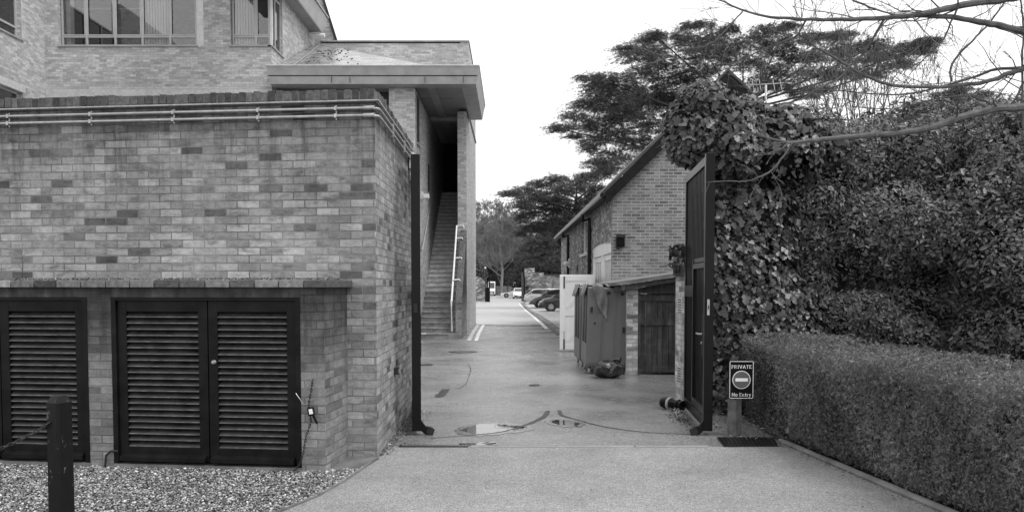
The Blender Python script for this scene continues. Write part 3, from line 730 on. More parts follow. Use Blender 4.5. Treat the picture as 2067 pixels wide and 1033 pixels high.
# ================================================================== GATES
def gate(hinge, tip, zt, label, mirror):
    """hinge and tip: ground points; the visible face looks towards the road"""
    t = thing('metal_gate', (tip.x, tip.y, 0), label, 'gate', 'pair of open gateway gates')
    A = Vector((tip.x, tip.y, 0)); D = Vector((hinge.x - tip.x, hinge.y - tip.y, 0)); L = D.length; D.normalize()
    W_ = Vector((-D.y, D.x, 0)) * (1 if mirror else -1)      # W_ points to the road
    ob = lambda m, a0, a1, b0, b1, z0, z1: m.obox(A, D, W_, a0, a1, b0, b1, z0, z1)
    m = MB(); ob(m, 0, .09, -.05, .05, .05, zt); ob(m, L - .07, L, -.03, .03, .06, zt)
    ob(m, .09, L - .07, -.03, .03, zt - .10, zt - .004); ob(m, .09, L - .07, -.03, .03, .07, .19); m.build('gate_frame', 'black', t, bevel=.003)
    wz = 1.92; wx = L * .54
    m = MB(); n = 15
    for i in range(n):
        x = .13 + (L - .25) * (i + .5) / n; z0 = wz + .06 if x < wx else .19
        ob(m, x - .011, x + .011, -.011, .011, z0, zt - .1)
    m.build('bars', 'black', t)
    m = MB(); ob(m, wx + .045, L - .07, -.028, .035, 1.52, 1.66); m.build('mid_rail', 'black', t)
    w = MB(); ob(w, .105, .155, -.025, .04, .21, wz); ob(w, wx - .01, wx + .04, -.025, .04, .20, wz + .05)
    ob(w, .155, wx - .01, -.025, .04, wz - .06, wz); ob(w, .155, wx - .01, -.025, .04, .21, .30); ob(w, .092, wx - .01, -.028, .03, wz + .01, wz + .06)
    wd = w.build('wicket_frame', 'black', t, bevel=.002)
    m = MB(); n = 8
    for i in range(n):
        x = .17 + (wx - .2) * (i + .5) / n; ob(m, x - .009, x + .009, -.009, .009, .30, wz - .06)
    m.build('wicket_bars', 'black', wd)
    m = MB(); ob(m, .11, .15, .041, .055, .86, 1.34); m.build('lock_plate', 'iron', wd)
    m = MB(); q = lambda a, b, z: A + D * a + W_ * b + Vector((0, 0, z))
    m.tube([q(.13, .05, 1.12), q(.13, .10, 1.12), q(.26, .10, 1.12)], .010, 8); m.build('handle', 'pipe', wd, smooth=True)
    m = MB(); m.tube([q(.13, .055, 1.02), q(.13, .068, 1.02)], .016, 10); m.build('keyhole', 'pipe', wd)
    # wheel bracket at the foot
    m = MB(); pr = [(.02, .05), (.02, .17), (.07, .10), (.13, .09), (.17, .06), (.15, .0), (.06, .012)]
    m.prism([q(.0, b + .03, z) for b, z in pr], D * .06); m.build('foot_bracket', 'black', t, bevel=.004)
    m = MB(); m.lathe(q(-.006, .15, .045), D, [(0, .04), (.012, .043), (.05, .043), (.062, .04)], 16); m.build('wheel', 'plastic_dark', t, smooth=True)
    for z in (.5, 2.6):
        m = MB(); m.tube([q(L + .02, 0, z - .07), q(L + .02, 0, z + .07)], .022, 10); m.build('hinge', 'iron', t)
    return t, q
zg = P(1429, 309, 9.0).z
tip = P(1429, 860, 9.0); hg = P(1384, 820, 10.85)
gt, q = gate(Vector((hg.x, 10.85, 0)), Vector((tip.x - .0, 9.0, 0)), zg, 'black barred metal gate standing open against the ivy, with a wicket door in it', True)
m = MB(); a_ = P(1432, 604, 8.9); b_ = P(1432, 636, 8.9)
m.box(a_.x - .013, a_.x + .013, 8.982 - .04, 8.99 - .04, b_.z, a_.z); m.build('strike_plate', 'pipe', gt)
m = MB(); m.box(a_.x - .004, a_.x + .006, 8.978 - .04, 8.982 - .04, (a_.z+b_.z)/2 - .02, (a_.z+b_.z)/2 + .02); m.build('keeper_slot', 'black', gt)
tipl = P(841, 860, 9.0)
gl, q2 = gate(Vector((tipl.x - .20, 10.85, 0)), Vector((tipl.x, 9.0, 0)), P(841, 311, 9.0).z, 'black metal gate seen edge on, standing open against the brick boundary wall', False)
m = MB(); m.box(tipl.x - .02, tipl.x + .02, 8.94, 8.953, P(841, 630, 9).z, P(841, 612, 9).z); m.build('strike_plate', 'iron', gl)

# ================================================================== PALE GATE PIER, SHED
gp_ = thing('gate_pier', (2.6, 11.2, 0), 'pale peeling brick gate pier behind the open right gate', 'pier')
xq = P(1385, 700, 10.98).x; zc = P(1375, 556, 11.4).z
MB().box(xq, xq + .55, 10.97, 11.72, 0, zc).build('brickwork', 'brick_white', gp_)
MB().box(xq - .035, xq + .6, 10.93, 11.76, zc, zc + .14).build('cap', 'coping', gp_, bevel=.01)
for z in (1.38, .42):
    m = MB(); m.box(xq - .006, xq - .001, 11.28, 11.5, z - .12, z + .12)
    v = m.build('air_vent', 'white_old', gp_); m = MB()
    for i in range(6): m.box(xq - .012, xq - .0065, 11.29, 11.49, z - .10 + i * .036, z - .085 + i * .036)
    m.build('vent_slots', 'mossy', v)
YS = 15.2
sh = thing('brick_shed', (P(1330, 700, YS).x, YS, 0), 'lean-to brick shed with a dark weathered plank door and sloping lead roof', 'shed')
x0, x1, x2 = XA(1265, YS), XA(1288, YS), XA(1369, YS); zr0, zr1 = ZA(574, YS), ZA(556, YS); ztop = ZA(592, YS)
MB().box(x0, x1, YS, YS + 3.6, 0, zr0 - .07).build('brick_pier', 'brick_white', sh)
MB().box(x2 + .02, x2 + 1.6, YS, YS + 3.6, 0, zr0 - .02).build('brick_pier', 'brick_white', sh)
MB().prism([(x1 + .002, YS + .03, ztop), (x2 + .018, YS + .03, ztop), (x2 + .018, YS + .03, zr1 - .085), (x1 + .002, YS + .03, zr0 - .075)], (0, .1, 0)).build('beam', 'timber', sh)
MB().prism([(x0 - .30, YS - .10, zr0 - .03), (x2 + 1.7, YS - .10, zr1 + .24), (x2 + 1.7, YS - .10, zr1 + .30), (x0 - .30, YS - .10, zr0 + .03)], (0, 3.9, 0)).build('roof', 'concrete_dark', sh)
MB().prism([(x0 - .24, YS - .07, zr0 - .13), (x2 + 1.6, YS - .07, zr1 + .14), (x2 + 1.6, YS - .07, zr1 + .22), (x0 - .24, YS - .07, zr0 - .034)], (0, .05, 0)).build('fascia_board', 'timber', sh)
dr = MB(); nb = 6
for i in range(nb):
    a0 = x1 + .05 + (x2 - x1 - .1) * i / nb; a1 = x1 + .05 + (x2 - x1 - .1) * (i + 1) / nb
    dr.box(a0 + .004, a1 - .004, YS + .06, YS + .09, .03, ztop - .01)
do = dr.build('plank_door', 'timber', sh, bevel=.003)
MB().box(x1 + .05, x2 - .05, YS + .045, YS + .06, .93, 1.05).build('rail', 'timber', do)
MB().box(x1 + .05, x2 - .05, YS + .045, YS + .06, 1.38, 1.48).build('rail', 'timber', do)
MB().box(x1 + .05, x2 - .05, YS + .045, YS + .06, .05, .17).build('rail', 'timber', do)
MB().box(x1 + .003, x1 + .05, YS + .02, YS + .12, 0, ztop - .002).build('door_post', 'timber', sh)
MB().box(x2 - .05, x2 + .018, YS + .02, YS + .12, 0, ztop - .002).build('door_post', 'timber', sh)
# ================================================================== BINS
def bin_(name, cx, cy, rz, tilt, label, cover):
    t = thing(name, (0, 0, 0), label, 'bin', 'tall wheeled containers by the shed')
    w, d, h, z0 = .76, 1.12, 1.50, .13
    b = MB()
    for hw_, z in ((.0, z0),): pass
    # body: tapered shell with an open slot side on the left (-x)
    def lv(k, z): return [(-w/2*k, -d/2*k, z), (w/2*k, -d/2*k, z), (w/2*k, d/2*k, z), (-w/2*k, d/2*k, z)]
    vs = lv(.97, z0) + lv(1.0, z0 + .08) + lv(1.03, z0 + h); fs = [(3,2,1,0), (8,9,10,11)]
    for L_ in (0, 4):
        for i in range(4): j = (i+1) % 4; fs.append((L_+i, L_+j, L_+4+j, L_+4+i))
    b.add(vs, fs); body = b.build('body', 'plastic', t, bevel=.03)
    for x in (-.10, .14):
        MB().add([(x-.008, -d/2-.012, z0+.08), (x+.008, -d/2-.012, z0+.08), (x+.012, -d/2-.024, z0+h-.06), (x-.004, -d/2-.024, z0+h-.06),
                  (x-.008, -d/2+.005, z0+.08), (x+.008, -d/2+.005, z0+.08), (x+.012, -d/2-.006, z0+h-.06), (x-.004, -d/2-.006, z0+h-.06)],
                 [(0,1,2,3),(4,7,6,5),(0,4,5,1),(1,5,6,2),(2,6,7,3),(3,7,4,0)]).build('rib', 'plastic', body)
    for x, z in ((.0, z0+h-.10), (.25, z0+h-.11), (-.24, z0+h*.55)):
        r_ = .036 if z > 1.2 else .02
        m = MB(); m.tube([(x, -d/2*1.03 - .004, z), (x, -d/2*1.0 + .02, z)], r_, 16); m.build('port', 'plastic_dark', body)
    for x, z in ((-.31, z0+h*.72), (.30, z0+h*.48)):
        m = MB(); m.tube([(x, -d/2*1.02 - .010, z-.05), (x, -d/2*1.02 - .010, z+.05)], .022, 10); m.build('hand_slot', 'plastic_dark', body)
    for y in (-.36, .12):
        MB().box(-w/2*1.03 - .006, -w/2 + .03, y - .13, y + .13, z0 + .45, z0 + h - .12).build('side_slot', 'plastic_dark', body)
    for x, y in ((-.3,-.42), (.3,-.42), (-.3,.42), (.3,.42)):
        m = MB(); m.lathe((x-.02, y, .062), (1,0,0), [(0,.055),(.006,.062),(.034,.062),(.04,.055)], 16); wh = m.build('wheel', 'pipe', t, smooth=True)
        MB().box(x-.028, x+.028, y-.035, y+.035, .1, z0+.01).build('fork', 'iron', wh)
    if cover:   # torn flexible cover over the top
        nx, ny = 22, 16; vs = []; top = z0 + h
        for j in range(ny + 1):
            for i in range(nx + 1):
                x = -.47 + .80 * i / nx; y = -.45 + .8 * j / ny + .0
                zz = top + .035 + .02 * math.sin(i * 1.3 + j * .7) + .02 * rnd.random()
                if x < -.40: zz -= (-.40 - x) * 3.2
                if x > .12: zz -= (x - .12) * .12
                vs.append((x, y, zz))
        fs = [(j*(nx+1)+i, j*(nx+1)+i+1, (j+1)*(nx+1)+i+1, (j+1)*(nx+1)+i) for j in range(ny) for i in range(nx)]
        # hanging flap on the front
        b0 = len(vs); fl = 9; fh = 12
        for j in range(fh + 1):
            for i in range(fl + 1):
                f = j / fh; x = (-.33 + .12 * f) + (.20 + .05 * math.sin(f*5)) * i / fl; y = -d/2 - .035 - .035 * math.sin(i * 1.1 + j * .5) * f - .02
                zz = top + .04 - f * (.40 + .28 * i / fl) + .015 * rnd.random()
                vs.append((x + .05 * f * i / fl, y, zz))
        fs += [(b0+j*(fl+1)+i, b0+(j+1)*(fl+1)+i, b0+(j+1)*(fl+1)+i+1, b0+j*(fl+1)+i+1) for j in range(fh) for i in range(fl)]
        m = MB(); m.add(vs, fs); o = m.build('torn_cover', 'cover', t, smooth=True)
        sm = o.modifiers.new('thick', 'SOLIDIFY'); sm.thickness = .012
    t.location = (cx, cy, 0); t.rotation_euler = (0, tilt, rz)
    return t
xa = XA(1182, 15.2)
bin_('wheeled_container', xa + .39, 15.85, 0.0, math.radians(2.0), 'tall grey wheeled container nearest the camera with a torn cover hanging over its front', True)
b2 = bin_('wheeled_container', xa + .37, 17.25, math.radians(1), math.radians(1.0), 'tall grey wheeled container standing behind the nearer one', True)
# rubbish bag
m = MB(); c = P(1228, 745, 14.75); n1, n2 = 36, 22; vs = []
for i in range(n2 + 1):
    ph = math.pi * i / n2
    for j in range(n1):
        th = 2 * math.pi * j / n1
        k = 1 + .08 * math.sin(3*th + 2*ph) + .035 * math.sin(7*th - 4*ph) + .02 * math.sin(11*th + 6*ph) + rnd.uniform(-.012, .012)
        z = .15 + .17 * math.cos(ph) * (1.0 if ph < 1.57 else .85); 
        vs.append((c.x + .26*k*math.sin(ph)**.8*math.cos(th), 14.75 + .22*k*math.sin(ph)**.8*math.sin(th), max(.005, z + .03*math.sin(5*th)*math.sin(ph))))
fs = [(i*n1+j, (i+1)*n1+j, (i+1)*n1+(j+1)%n1, i*n1+(j+1)%n1) for i in range(n2) for j in range(n1)]
m.add(vs, fs); tg = thing('rubbish_bag', (c.x, 14.75, 0), 'crumpled black rubbish bag on the ground in front of the tall containers', 'bag'); m.build('sack', 'bag', tg)
m = MB(); m.tube([(c.x+.05, 14.7, .30), (c.x+.12, 14.66, .34), (c.x+.2, 14.62, .33)], [.05, .03, .06], 8); m.build('neck', 'bag', tg)
# toppled pot
q0 = P(1341, 809, 11.0); q1 = P(1378, 822, 10.75); q0.z = .085; q1.z = .075
t = thing('toppled_post', (q1.x, q1.y, 0), 'dark turned post with rings lying on its side by the gate pier', 'post')
ax = (q1 - q0); L = ax.length
q0 = q0 + (q0 - q1) * .12; ax = q1 - q0; L = ax.length
m = MB(); m.lathe(q0, ax, [(0,.045),(.01,.07),(.05,.078),(.08,.07),(.09,.085),(.12,.085),(.14,.07),(L*.72,.055),(L*.75,.072),(L*.8,.075),(L*.84,.055),(L*.95,.06),(L,.068),(L+.02,.03)], 22); m.build('shaft', 'black', t, smooth=True)
m = MB(); m.lathe(q0 + ax.normalized() * .125, ax, [(0,.0865),(.03,.0845)], 22); m.build('band', 'fascia', t)
n = 260; pp = np.stack([rng.normal(2.22, .12, n), rng.normal(10.25, .4, n), rng.uniform(.01, .05, n)], 1); pp[:, 0] = P(1386, 820, 10.4).x - np.abs(rng.normal(0, .09, n)) + (10.9 - pp[:, 1]) * -.06
litter('leaf_litter', pp, .05, 'pale dead leaves heaped under the open right gate by the pier')
# ================================================================== SIGN
YN = 9.0; sx = XA(1484, YN, .4)
t = thing('private_sign', (sx, YN, 0), 'black sign reading PRIVATE No Entry on a short timber post beside the hedge', 'sign')
m = MB(); an = math.radians(40); u = Vector((math.cos(an), math.sin(an), 0)); v = Vector((-u.y, u.x, 0))
zb0, zb1 = P(1496, 805, YN - .1).z, P(1496, 727, YN - .1).z
m = MB(); m.obox((sx, YN + .02, 0), u, v, -.055, .055, -.055, .055, 0, zb0 + .2); m.build('post', 'timber_grey', t, bevel=.006)
xc = XA(1496.5, YN - .1, .6); w2 = XA(1522, YN - .1, .6) - xc; yb_ = YN - .10
bd = MB().box(xc - w2, xc + w2, yb_, yb_ + .018, zb0, zb1).build('board', 'black', t, bevel=.003)
m = MB(); i_ = .008; wl = .006
for (a0, a1, c0, c1) in ((xc-w2+i_, xc+w2-i_, zb1-i_-wl, zb1-i_), (xc-w2+i_, xc+w2-i_, zb0+i_, zb0+i_+wl), (xc-w2+i_, xc-w2+i_+wl, zb0+i_, zb1-i_), (xc+w2-i_-wl, xc+w2-i_, zb0+i_, zb1-i_)):
    m.box(a0, a1, yb_ - .003, yb_ - .0005, c0, c1)
m.build('border', 'white', bd)
M['sign_red'] = plain('sign_disc', .11, .45, .05, 3, 0)
zm = P(1496, 766, yb_).z; R_ = w2 * .72
m = MB(); m.lathe((xc, yb_ - .0006, zm), (0, -1, 0), [(0, R_), (.003, R_)], 40); m.build('disc_rim', 'white', bd)
m = MB(); m.lathe((xc, yb_ - .0038, zm), (0, -1, 0), [(0, R_ * .92), (.002, R_ * .92)], 40); m.build('disc', 'sign_red', bd)
MB().box(xc - R_*.68, xc + R_*.68, yb_ - .009, yb_ - .006, zm - R_*.18, zm + R_*.18).build('bar', 'white', bd)
# serif capitals and lower case drawn as strokes
GL = {
 'P': (.62, [[(.12,0),(.12,1)], [(0,0),(.24,0)], [(0,1),(.4,1),(.58,.88),(.58,.62),(.4,.5),(.12,.5)]]),
 'R': (.74, [[(.12,0),(.12,1)], [(0,0),(.24,0)], [(0,1),(.4,1),(.56,.88),(.56,.64),(.4,.52),(.12,.52)], [(.34,.52),(.62,.02),(.72,0)]]),
 'I': (.28, [[(.14,0),(.14,1)], [(0,0),(.28,0)], [(0,1),(.28,1)]]),
 'V': (.78, [[(.08,1),(.40,0),(.70,1)], [(0,1),(.2,1)], [(.6,1),(.78,1)]]),
 'A': (.78, [[(.08,0),(.40,1),(.70,0)], [(.2,.35),(.58,.35)], [(0,0),(.18,0)], [(.58,0),(.78,0)]]),
 'T': (.68, [[(.34,0),(.34,1)], [(.02,.84),(.02,1),(.66,1),(.66,.84)], [(.22,0),(.46,0)]]),
 'E': (.62, [[(.12,0),(.12,1)], [(0,1),(.56,1),(.58,.84)], [(.12,.52),(.44,.52)], [(0,0),(.58,0),(.62,.18)]]),
 'N': (.84, [[(.14,0),(.14,1),(.70,0),(.70,1)], [(0,0),(.26,0)], [(.58,1),(.84,1)], [(0,1),(.16,1)]]),
 'o': (.52, [[(.26,0),(.06,.12),(.0,.33),(.06,.54),(.26,.66),(.46,.54),(.52,.33),(.46,.12),(.26,0)]]),
 'n': (.58, [[(.12,0),(.12,.64)], [(0,.62),(.12,.64)], [(.12,.5),(.28,.66),(.44,.6),(.46,.45),(.46,0)], [(0,0),(.22,0)], [(.36,0),(.56,0)]]),
 't': (.36, [[(.16,.9),(.16,.1),(.24,0),(.36,.06)], [(0,.64),(.34,.64)]]),
 'r': (.44, [[(.12,0),(.12,.64)], [(0,.62),(.12,.64)], [(.12,.48),(.26,.65),(.42,.6)], [(0,0),(.26,0)]]),
 'y': (.54, [[(.06,.64),(.28,.04)], [(.5,.64),(.2,-.28),(.04,-.3)], [(0,.64),(.16,.64)], [(.4,.64),(.56,.64)]]),
 ' ': (.3, [])}
def write(txt, xc, z, h, width, y, parent, name):
    tot = sum(GL[c][0] + .13 for c in txt) - .13; k = width / (tot * h); m = MB(); x = xc - width / 2; th = h * .075
    for c in txt:
        w, st = GL[c]
        for si, s in enumerate(st):
            tk = th * (1.1 if si == 0 else .55)
            for p0, p1 in zip(s[:-1], s[1:]):
                a = Vector((x + p0[0]*h*k, 0, z + p0[1]*h)); b = Vector((x + p1[0]*h*k, 0, z + p1[1]*h)); d = (b-a)
                if d.length < 1e-6: continue
                d.normalize(); nn_ = Vector((-d.z, 0, d.x)) * tk; e = d * tk * .6
                m.prism([(a-e+nn_) + Vector((0,y,0)), (b+e+nn_) + Vector((0,y,0)), (b+e-nn_) + Vector((0,y,0)), (a-e-nn_) + Vector((0,y,0))], (0, -.002 - .00005 * len(m.f) / 6, 0))
        x += (w + .13) * h * k
    return m.build(name, 'white', parent)
write('PRIVATE', xc, P(1496, 743, yb_).z, .034, w2 * 1.60, yb_ - .0005, bd, 'lettering')
write('No Entry', xc, P(1496, 799, yb_).z, .034, w2 * 1.52, yb_ - .0005, bd, 'lettering')
# ================================================================== OFFICE BUILDING (left, behind the wall)
ob_ = thing('office_building', (-7, 26, 0), 'pale brick modern building with strip windows, overhanging eaves and an outside staircase', 'building')
YM = 25.5; XC = XA(548, YM, 9); XL = XA(91, YM, 9)
HB = 15.0
def wallbox(name, *a, mat='brick_main'): return MB().box(*a).build(name, mat, ob_)
# main front wall with window openings: build as bands
wz0 = ZA(92, YM); wz1 = wz0 + 1.95; wa, wb = XA(119, YM, 9.3), XA(411, YM, 9.3); wc = XA(465, YM, 9.3)
m = MB(); Tk = .35
m.box(XL - .3, XC, YM, YM + Tk, 0, wz0); m.box(XL - .3, XC, YM, YM + Tk, wz1, HB - 4.2)
m.box(XL - .3, wa, YM, YM + Tk, wz0, wz1); m.box(wb, wc, YM, YM + Tk, wz0, wz1)
# side wall (facing the road) back to the stair wing
ys1 = YM + 1.25; 
m.box(XC - Tk, XC, YM + Tk, 31.0, 0, wz0 - .001); m.box(XC - Tk, XC, ys1, 31.0, wz0, 10.95)
m.build('wall', 'brick_main', ob_)
MB().box(XL - .3, XC - .4, YM + Tk, YM + 5, 7.9, 8.0).build('floor_slab', 'concrete', ob_)
MB().box(XL - .3, XC - .4, YM + 3.6, YM + 3.7, 8.0, 11).build('room_wall', 'bark', ob_)
MB().box(XL - .3, XC - .4, YM + Tk, YM + 4, 10.98, 11.05).build('ceiling', 'concrete', ob_); MB().box(XL - .35, XL - .25, YM + Tk, YM + 4, 7.9, 10.97).build('room_wall', 'bark', ob_); MB().box(XL - .9, XC, YM + .4, YM + 5, 11.06, 11.3).build('flat_roof', 'concrete_dark', ob_)
MB().box(XL - .3, XC, YM - .015, YM - .0, ZA(197, YM), ZA(181, YM)).build('soldier_course', 'soldier', ob_)
# windows
def window(x0, x1, y, z0, z1, cols, mat_f='frame', parent=ob_, blinds=(), deep=.12):
    f = MB(); fw = .055; yf = y + deep
    zt = [z0, z0 + .30, z1 - .32, z1]
    f.box(x0, x1, yf, yf + .07, z0, z0 + fw); f.box(x0, x1, yf, yf + .07, z1 - fw, z1)
    for z in zt[1:3]: f.box(x0 + fw, x1 - fw, yf + .002, yf + .068, z - fw*.6, z + fw*.6)
    cs = [x0 + (x1 - x0) * c for c in cols]
    for i, x in enumerate(cs): 
        a = x - fw * .6; b = x + fw * .6
        if i == 0: a, b = x0, x0 + fw
        if i == len(cs) - 1: a, b = x1 - fw, x1
        f.box(a, b, yf - .003, yf + .071, z0 + .001, z1 - .001)
    fr = f.build('window', mat_f, parent, bevel=.004)
    MB().box(x0 - .06, x1 + .06, y - .05, yf + .02, z0 - .05, z0 - .003).build('sill', 'concrete', fr)
    for a, b in zip(cs[:-1], cs[1:]):
        m = MB(); m.box(a + .03, b - .03, yf + .03, yf + .036, z0 + .03, z1 - .03); m.build('pane', 'clear', fr)
        c = MB()
        for (p, q) in ((zt[1] + .03, zt[2] - .03),):
            c.box(a + fw*.6, a + fw*.6 + .03, yf - .012, yf - .004, p, q); c.box(b - fw*.6 - .03, b - fw*.6, yf - .012, yf - .004, p, q)
            c.box(a + fw*.6 + .03, b - fw*.6 - .03, yf - .011, yf - .004, p, p + .03); c.box(a + fw*.6 + .03, b - fw*.6 - .03, yf - .011, yf - .004, q - .03, q)
        c.build('sash', mat_f, fr)
    return fr
fr = window(wa + .02, wb - .24, YM, wz0 + .003, wz1, [0, .185, .395, .595, .80, 1])
MB().box(wb - .235, wb - .005, YM + .06, YM + .2, wz0, wz1).build('side_panel', 'white_old', fr)
L_ = wb - .24 - wa
def blinds(x0, x1, y, z0, z1, p=.09, open_=.35, nm='blind', par=fr):
    m = MB(); x = x0
    while x < x1: m.obox((x, y, 0), Vector((math.cos(1.0), math.sin(1.0), 0)), Vector((-math.sin(1.0), math.cos(1.0), 0)), -.04, .04, 0, .002, z0, z1); x += p
    return m.build(nm, 'white', par)
blinds(wa + L_ * .61, wa + L_ * .79, YM + .26, wz0 + .05, wz1 - .1, .085)
MB().box(wa + .08, wa + .32, YM + .3, YM + .33, wz0, wz1).build('curtain', 'concrete', fr)
MB().box(wa + .2, wa + 2.6, YM + .5, YM + 3.4, 10.3, 10.35).build('ceiling_panel', 'concrete_dark', fr)
MB().box(wa + .2, wa + 2.2, YM + .9, YM + .95, 8.1, 10.3).build('cabinet', 'core', fr)
fr2 = window(wc + .02, XC - .06, YM, wz0 + .003, wz1, [0, .62, 1], blinds=())
blinds(wc + .10, wc + .78, YM + .26, wz0 + .05, wz1 - .1, .085, par=fr2)
MB().box(XC - .07, XC - .0, YM + .1, YM + .17, wz0 + .004, wz1).build('corner_post', 'white_old', fr2)
# side return window
f = MB(); xg = XC - .12
f.box(xg, xg + .06, YM + .18, ys1, wz0, wz0 + .055); f.box(xg, xg + .06, ys1 - .05, ys1, wz0 + .055, wz1); f.box(xg + .002, xg + .058, YM + .62, YM + .68, wz0 + .055, wz1)
f.box(xg + .001, xg + .059, YM + .18, ys1 - .05, wz1 - .35, wz1 - .28)
f2 = f.build('window', 'frame', ob_)
MB().box(xg + .025, xg + .03, YM + .18, ys1 - .03, wz0 + .03, wz1).build('pane', 'glass', f2)
MB().box(XC - .1, XC + .05, YM - .05, ys1 + .05, wz0 - .05, wz0 - .004).build('sill', 'concrete', f2)
# projecting left block: its face looks along the road
yA = 14.0; zw0 = P(47, 78, 24.2).z
m = MB(); Y2 = 24.3; Y1 = 20.8
lz1 = P(47, 188, Y2).z; 
m.box(XL - .35, XL, yA, YM, 0, lz1 - 1.6); m.box(XL - .35, XL, yA, YM, lz1, zw0); m.box(XL - .35, XL, Y2, YM, lz1 - 1.6, lz1); m.box(XL - .35, XL, yA, Y1, lz1 - 1.6, lz1)
m.box(XL - .35, XL, Y2, YM, zw0, 12); m.box(XL - .35, XL, yA, Y1, zw0, 12)
m.build('wall', 'brick_main', ob_)
for z0, z1 in ((zw0, zw0 + 2.0), (lz1 - 1.6, lz1)):
    f = MB(); xx = XL - .2
    f.box(xx, xx + .06, Y1, Y2, z0, z0 + .06); f.box(xx, xx + .06, Y1, Y2, z1 - .06, z1); f.box(xx + .001, xx + .059, Y1, Y2, z0 + .30, z0 + .36)
    for y in (Y1, Y1 + 1.15, Y1 + 2.3, Y2 - .06): f.box(xx - .002, xx + .062, y, y + .06, z0 + .06, z1 - .06)
    fo = f.build('window', 'frame', ob_); MB().box(xx + .02, xx + .026, Y1 + .02, Y2 - .02, z0 + .03, z1 - .03).build('pane', 'glass', fo)
    MB().box(XL - .15, XL + .05, Y1 - .05, Y2 + .05, z0 - .05, z0 - .003).build('sill', 'concrete', fo)
MB().box(XL + .001, XL + .012, Y1 - .1, Y2 + .1, lz1 + .01, lz1 + .23).build('soldier_course', 'soldier', ob_)
# main eaves running back along the road side
zs = 10.95; ye = 30.4
m = MB(); m.box(XC - 1.2, XA(651, ye, zs), YM - 3.0, ye, zs, zs + .06); m.build('eaves_soffit', 'soffit', ob_)
xf = XA(651, ye, zs)
m = MB(); m.prism([(xf - .02, YM - 3, zs - .02), (xf + .10, YM - 3, zs + .24), (xf - .02, YM - 3, zs + .24)], (0, ye + .02 - YM + 3, 0)); m.build('eaves_fascia', 'fascia_light', ob_)
m = MB(); m.prism([(xf + .04, YM - 3, zs + .27), (xf + .06, YM - 3, zs + .27), (xf + .17, YM - 3, zs + .50), (xf + .04, YM - 3, zs + .50)], (0, ye + .06 - YM + 3, 0)); m.build('eaves_fascia', 'fascia_light', ob_)
m = MB(); m.prism([(xf + .1, YM - 3, zs + .52), (xf + .22, YM - 3, zs + .52), (xf + .22, YM - 3, zs + .56), (-8.8, YM - 3, zs + 2.2), (-9.5, YM - 3, zs + 2.0)], (0, ye + .1 - YM + 3, 0)); m.build('roof', 'slate', ob_)
m = MB(); m.tube([(xf - .45, ye - .1, zs - .1), (xf - .1, ye - .1, zs - .14), (xf + .1, ye - .1, zs - .14)], .07, 10); m.build('drain_outlet', 'white', ob_)
# steep gable further back
gy = 31.2
gp0 = [XA(560, gy, 11), XA(678, gy, 11)]
pts = [(gp0[0], gy, 9.5), (P(681, 96, gy).x, gy, 9.5), (P(678, 88, gy).x, gy, P(678, 88, gy).z), (P(649, -4, gy).x, gy, P(649, -4, gy).z), (P(625, -80, gy).x, gy, P(625, -80, gy).z), (gp0[0], gy, P(625, -80, gy).z)]
MB().prism(pts, (-1.4, 4.8, 0)).build('gable_wall', 'brick_main', ob_)
a, b = P(679, 88, gy), P(624, -86, gy)
MB().prism([a, (a.x + .10, a.y, a.z), (b.x + .10, b.y, b.z), b], (0, 4.8, 0)).build('verge', 'iron', ob_) if False else MB().prism([(a.x, gy - .08, a.z), (a.x + .09, gy - .08, a.z), (b.x + .09, gy - .08, b.z), (b.x, gy - .08, b.z)], (-1.4, 4.9, 0)).build('verge', 'iron', ob_)
# ---- stair wing
XR = XA(933, 25.9, 0.2) + .0; XR = (G(933, 683).x + XA(960, 36.3, 1)) / 2
YP = 28.9; ZS = ZA(168, 24.9); ZTOP = ZA(133.5, 24.9); XT = .31
zpar = P(947, 85, 30.5).z
m = MB(); m.box(XR - XT, XR, YP, 30.5, 0, ZS - .002); m.box(XR - XT, XR, 30.5, 36.3, 0, zpar)
m.build('stair_wall', 'brick_main', ob_)
m = MB(); zlow = P(941, 466, YP).z; zl0 = P(934, 612, 25.9).z
m.prism([(XR, 25.9, 0), (XR, YP - .002, 0), (XR, YP - .002, zlow), (XR, 25.9, zl0)], (-.19, 0, 0)); m.build('stair_parapet', 'brick_low', ob_)
m = MB(); m.prism([(XR + .008, 25.89, zl0), (XR + .008, YP - .003, zlow), (XR + .008, YP - .003, zlow + .03), (XR + .008, 25.89, zl0 + .03)], (-.205, 0, 0)); m.build('parapet_coping', 'mossy', ob_)
# parapet block behind canopy roof
m = MB(); m.box(P(646, 92, 30.5).x, XR - XT - .002, 30.5, 30.9, ZS, P(800, 88, 30.5).z); m.build('parapet_wall', 'brick_main', ob_)
m = MB(); m.box(P(646, 92, 30.5).x, XR + .03, 30.46, 30.94, zpar - .015 + .016, zpar + .05); m.box(XR - .36, XR + .03, 30.94, 36.32, zpar + .001, zpar + .05); m.build('parapet_coping', 'concrete', ob_)
XS0 = XA(838, 25.5, 6)                # stair left wall face
m = MB(); m.box(XS0 - .35, XS0, 25.5, 36.0, 0, ZS - .003); m.build('stair_wall', 'brick_main', ob_)
xf0 = XA(785, 25.5, 7.5)
MB().box(xf0, XS0 - .352, 25.5, 25.85, 0, ZS - .003).build('wall', 'brick_main', ob_); MB().box(XS0 - .3, XR - XT, 35.98, 36.3, 0, zpar - .5).build('stair_back_wall', 'core', ob_); MB().box(XC + .001, xf0 - .002, 25.5, 25.85, 0, ZS - 2.2).build('wall', 'brick_main', ob_)  # back wall coloured near-black to paint the unlit stair opening
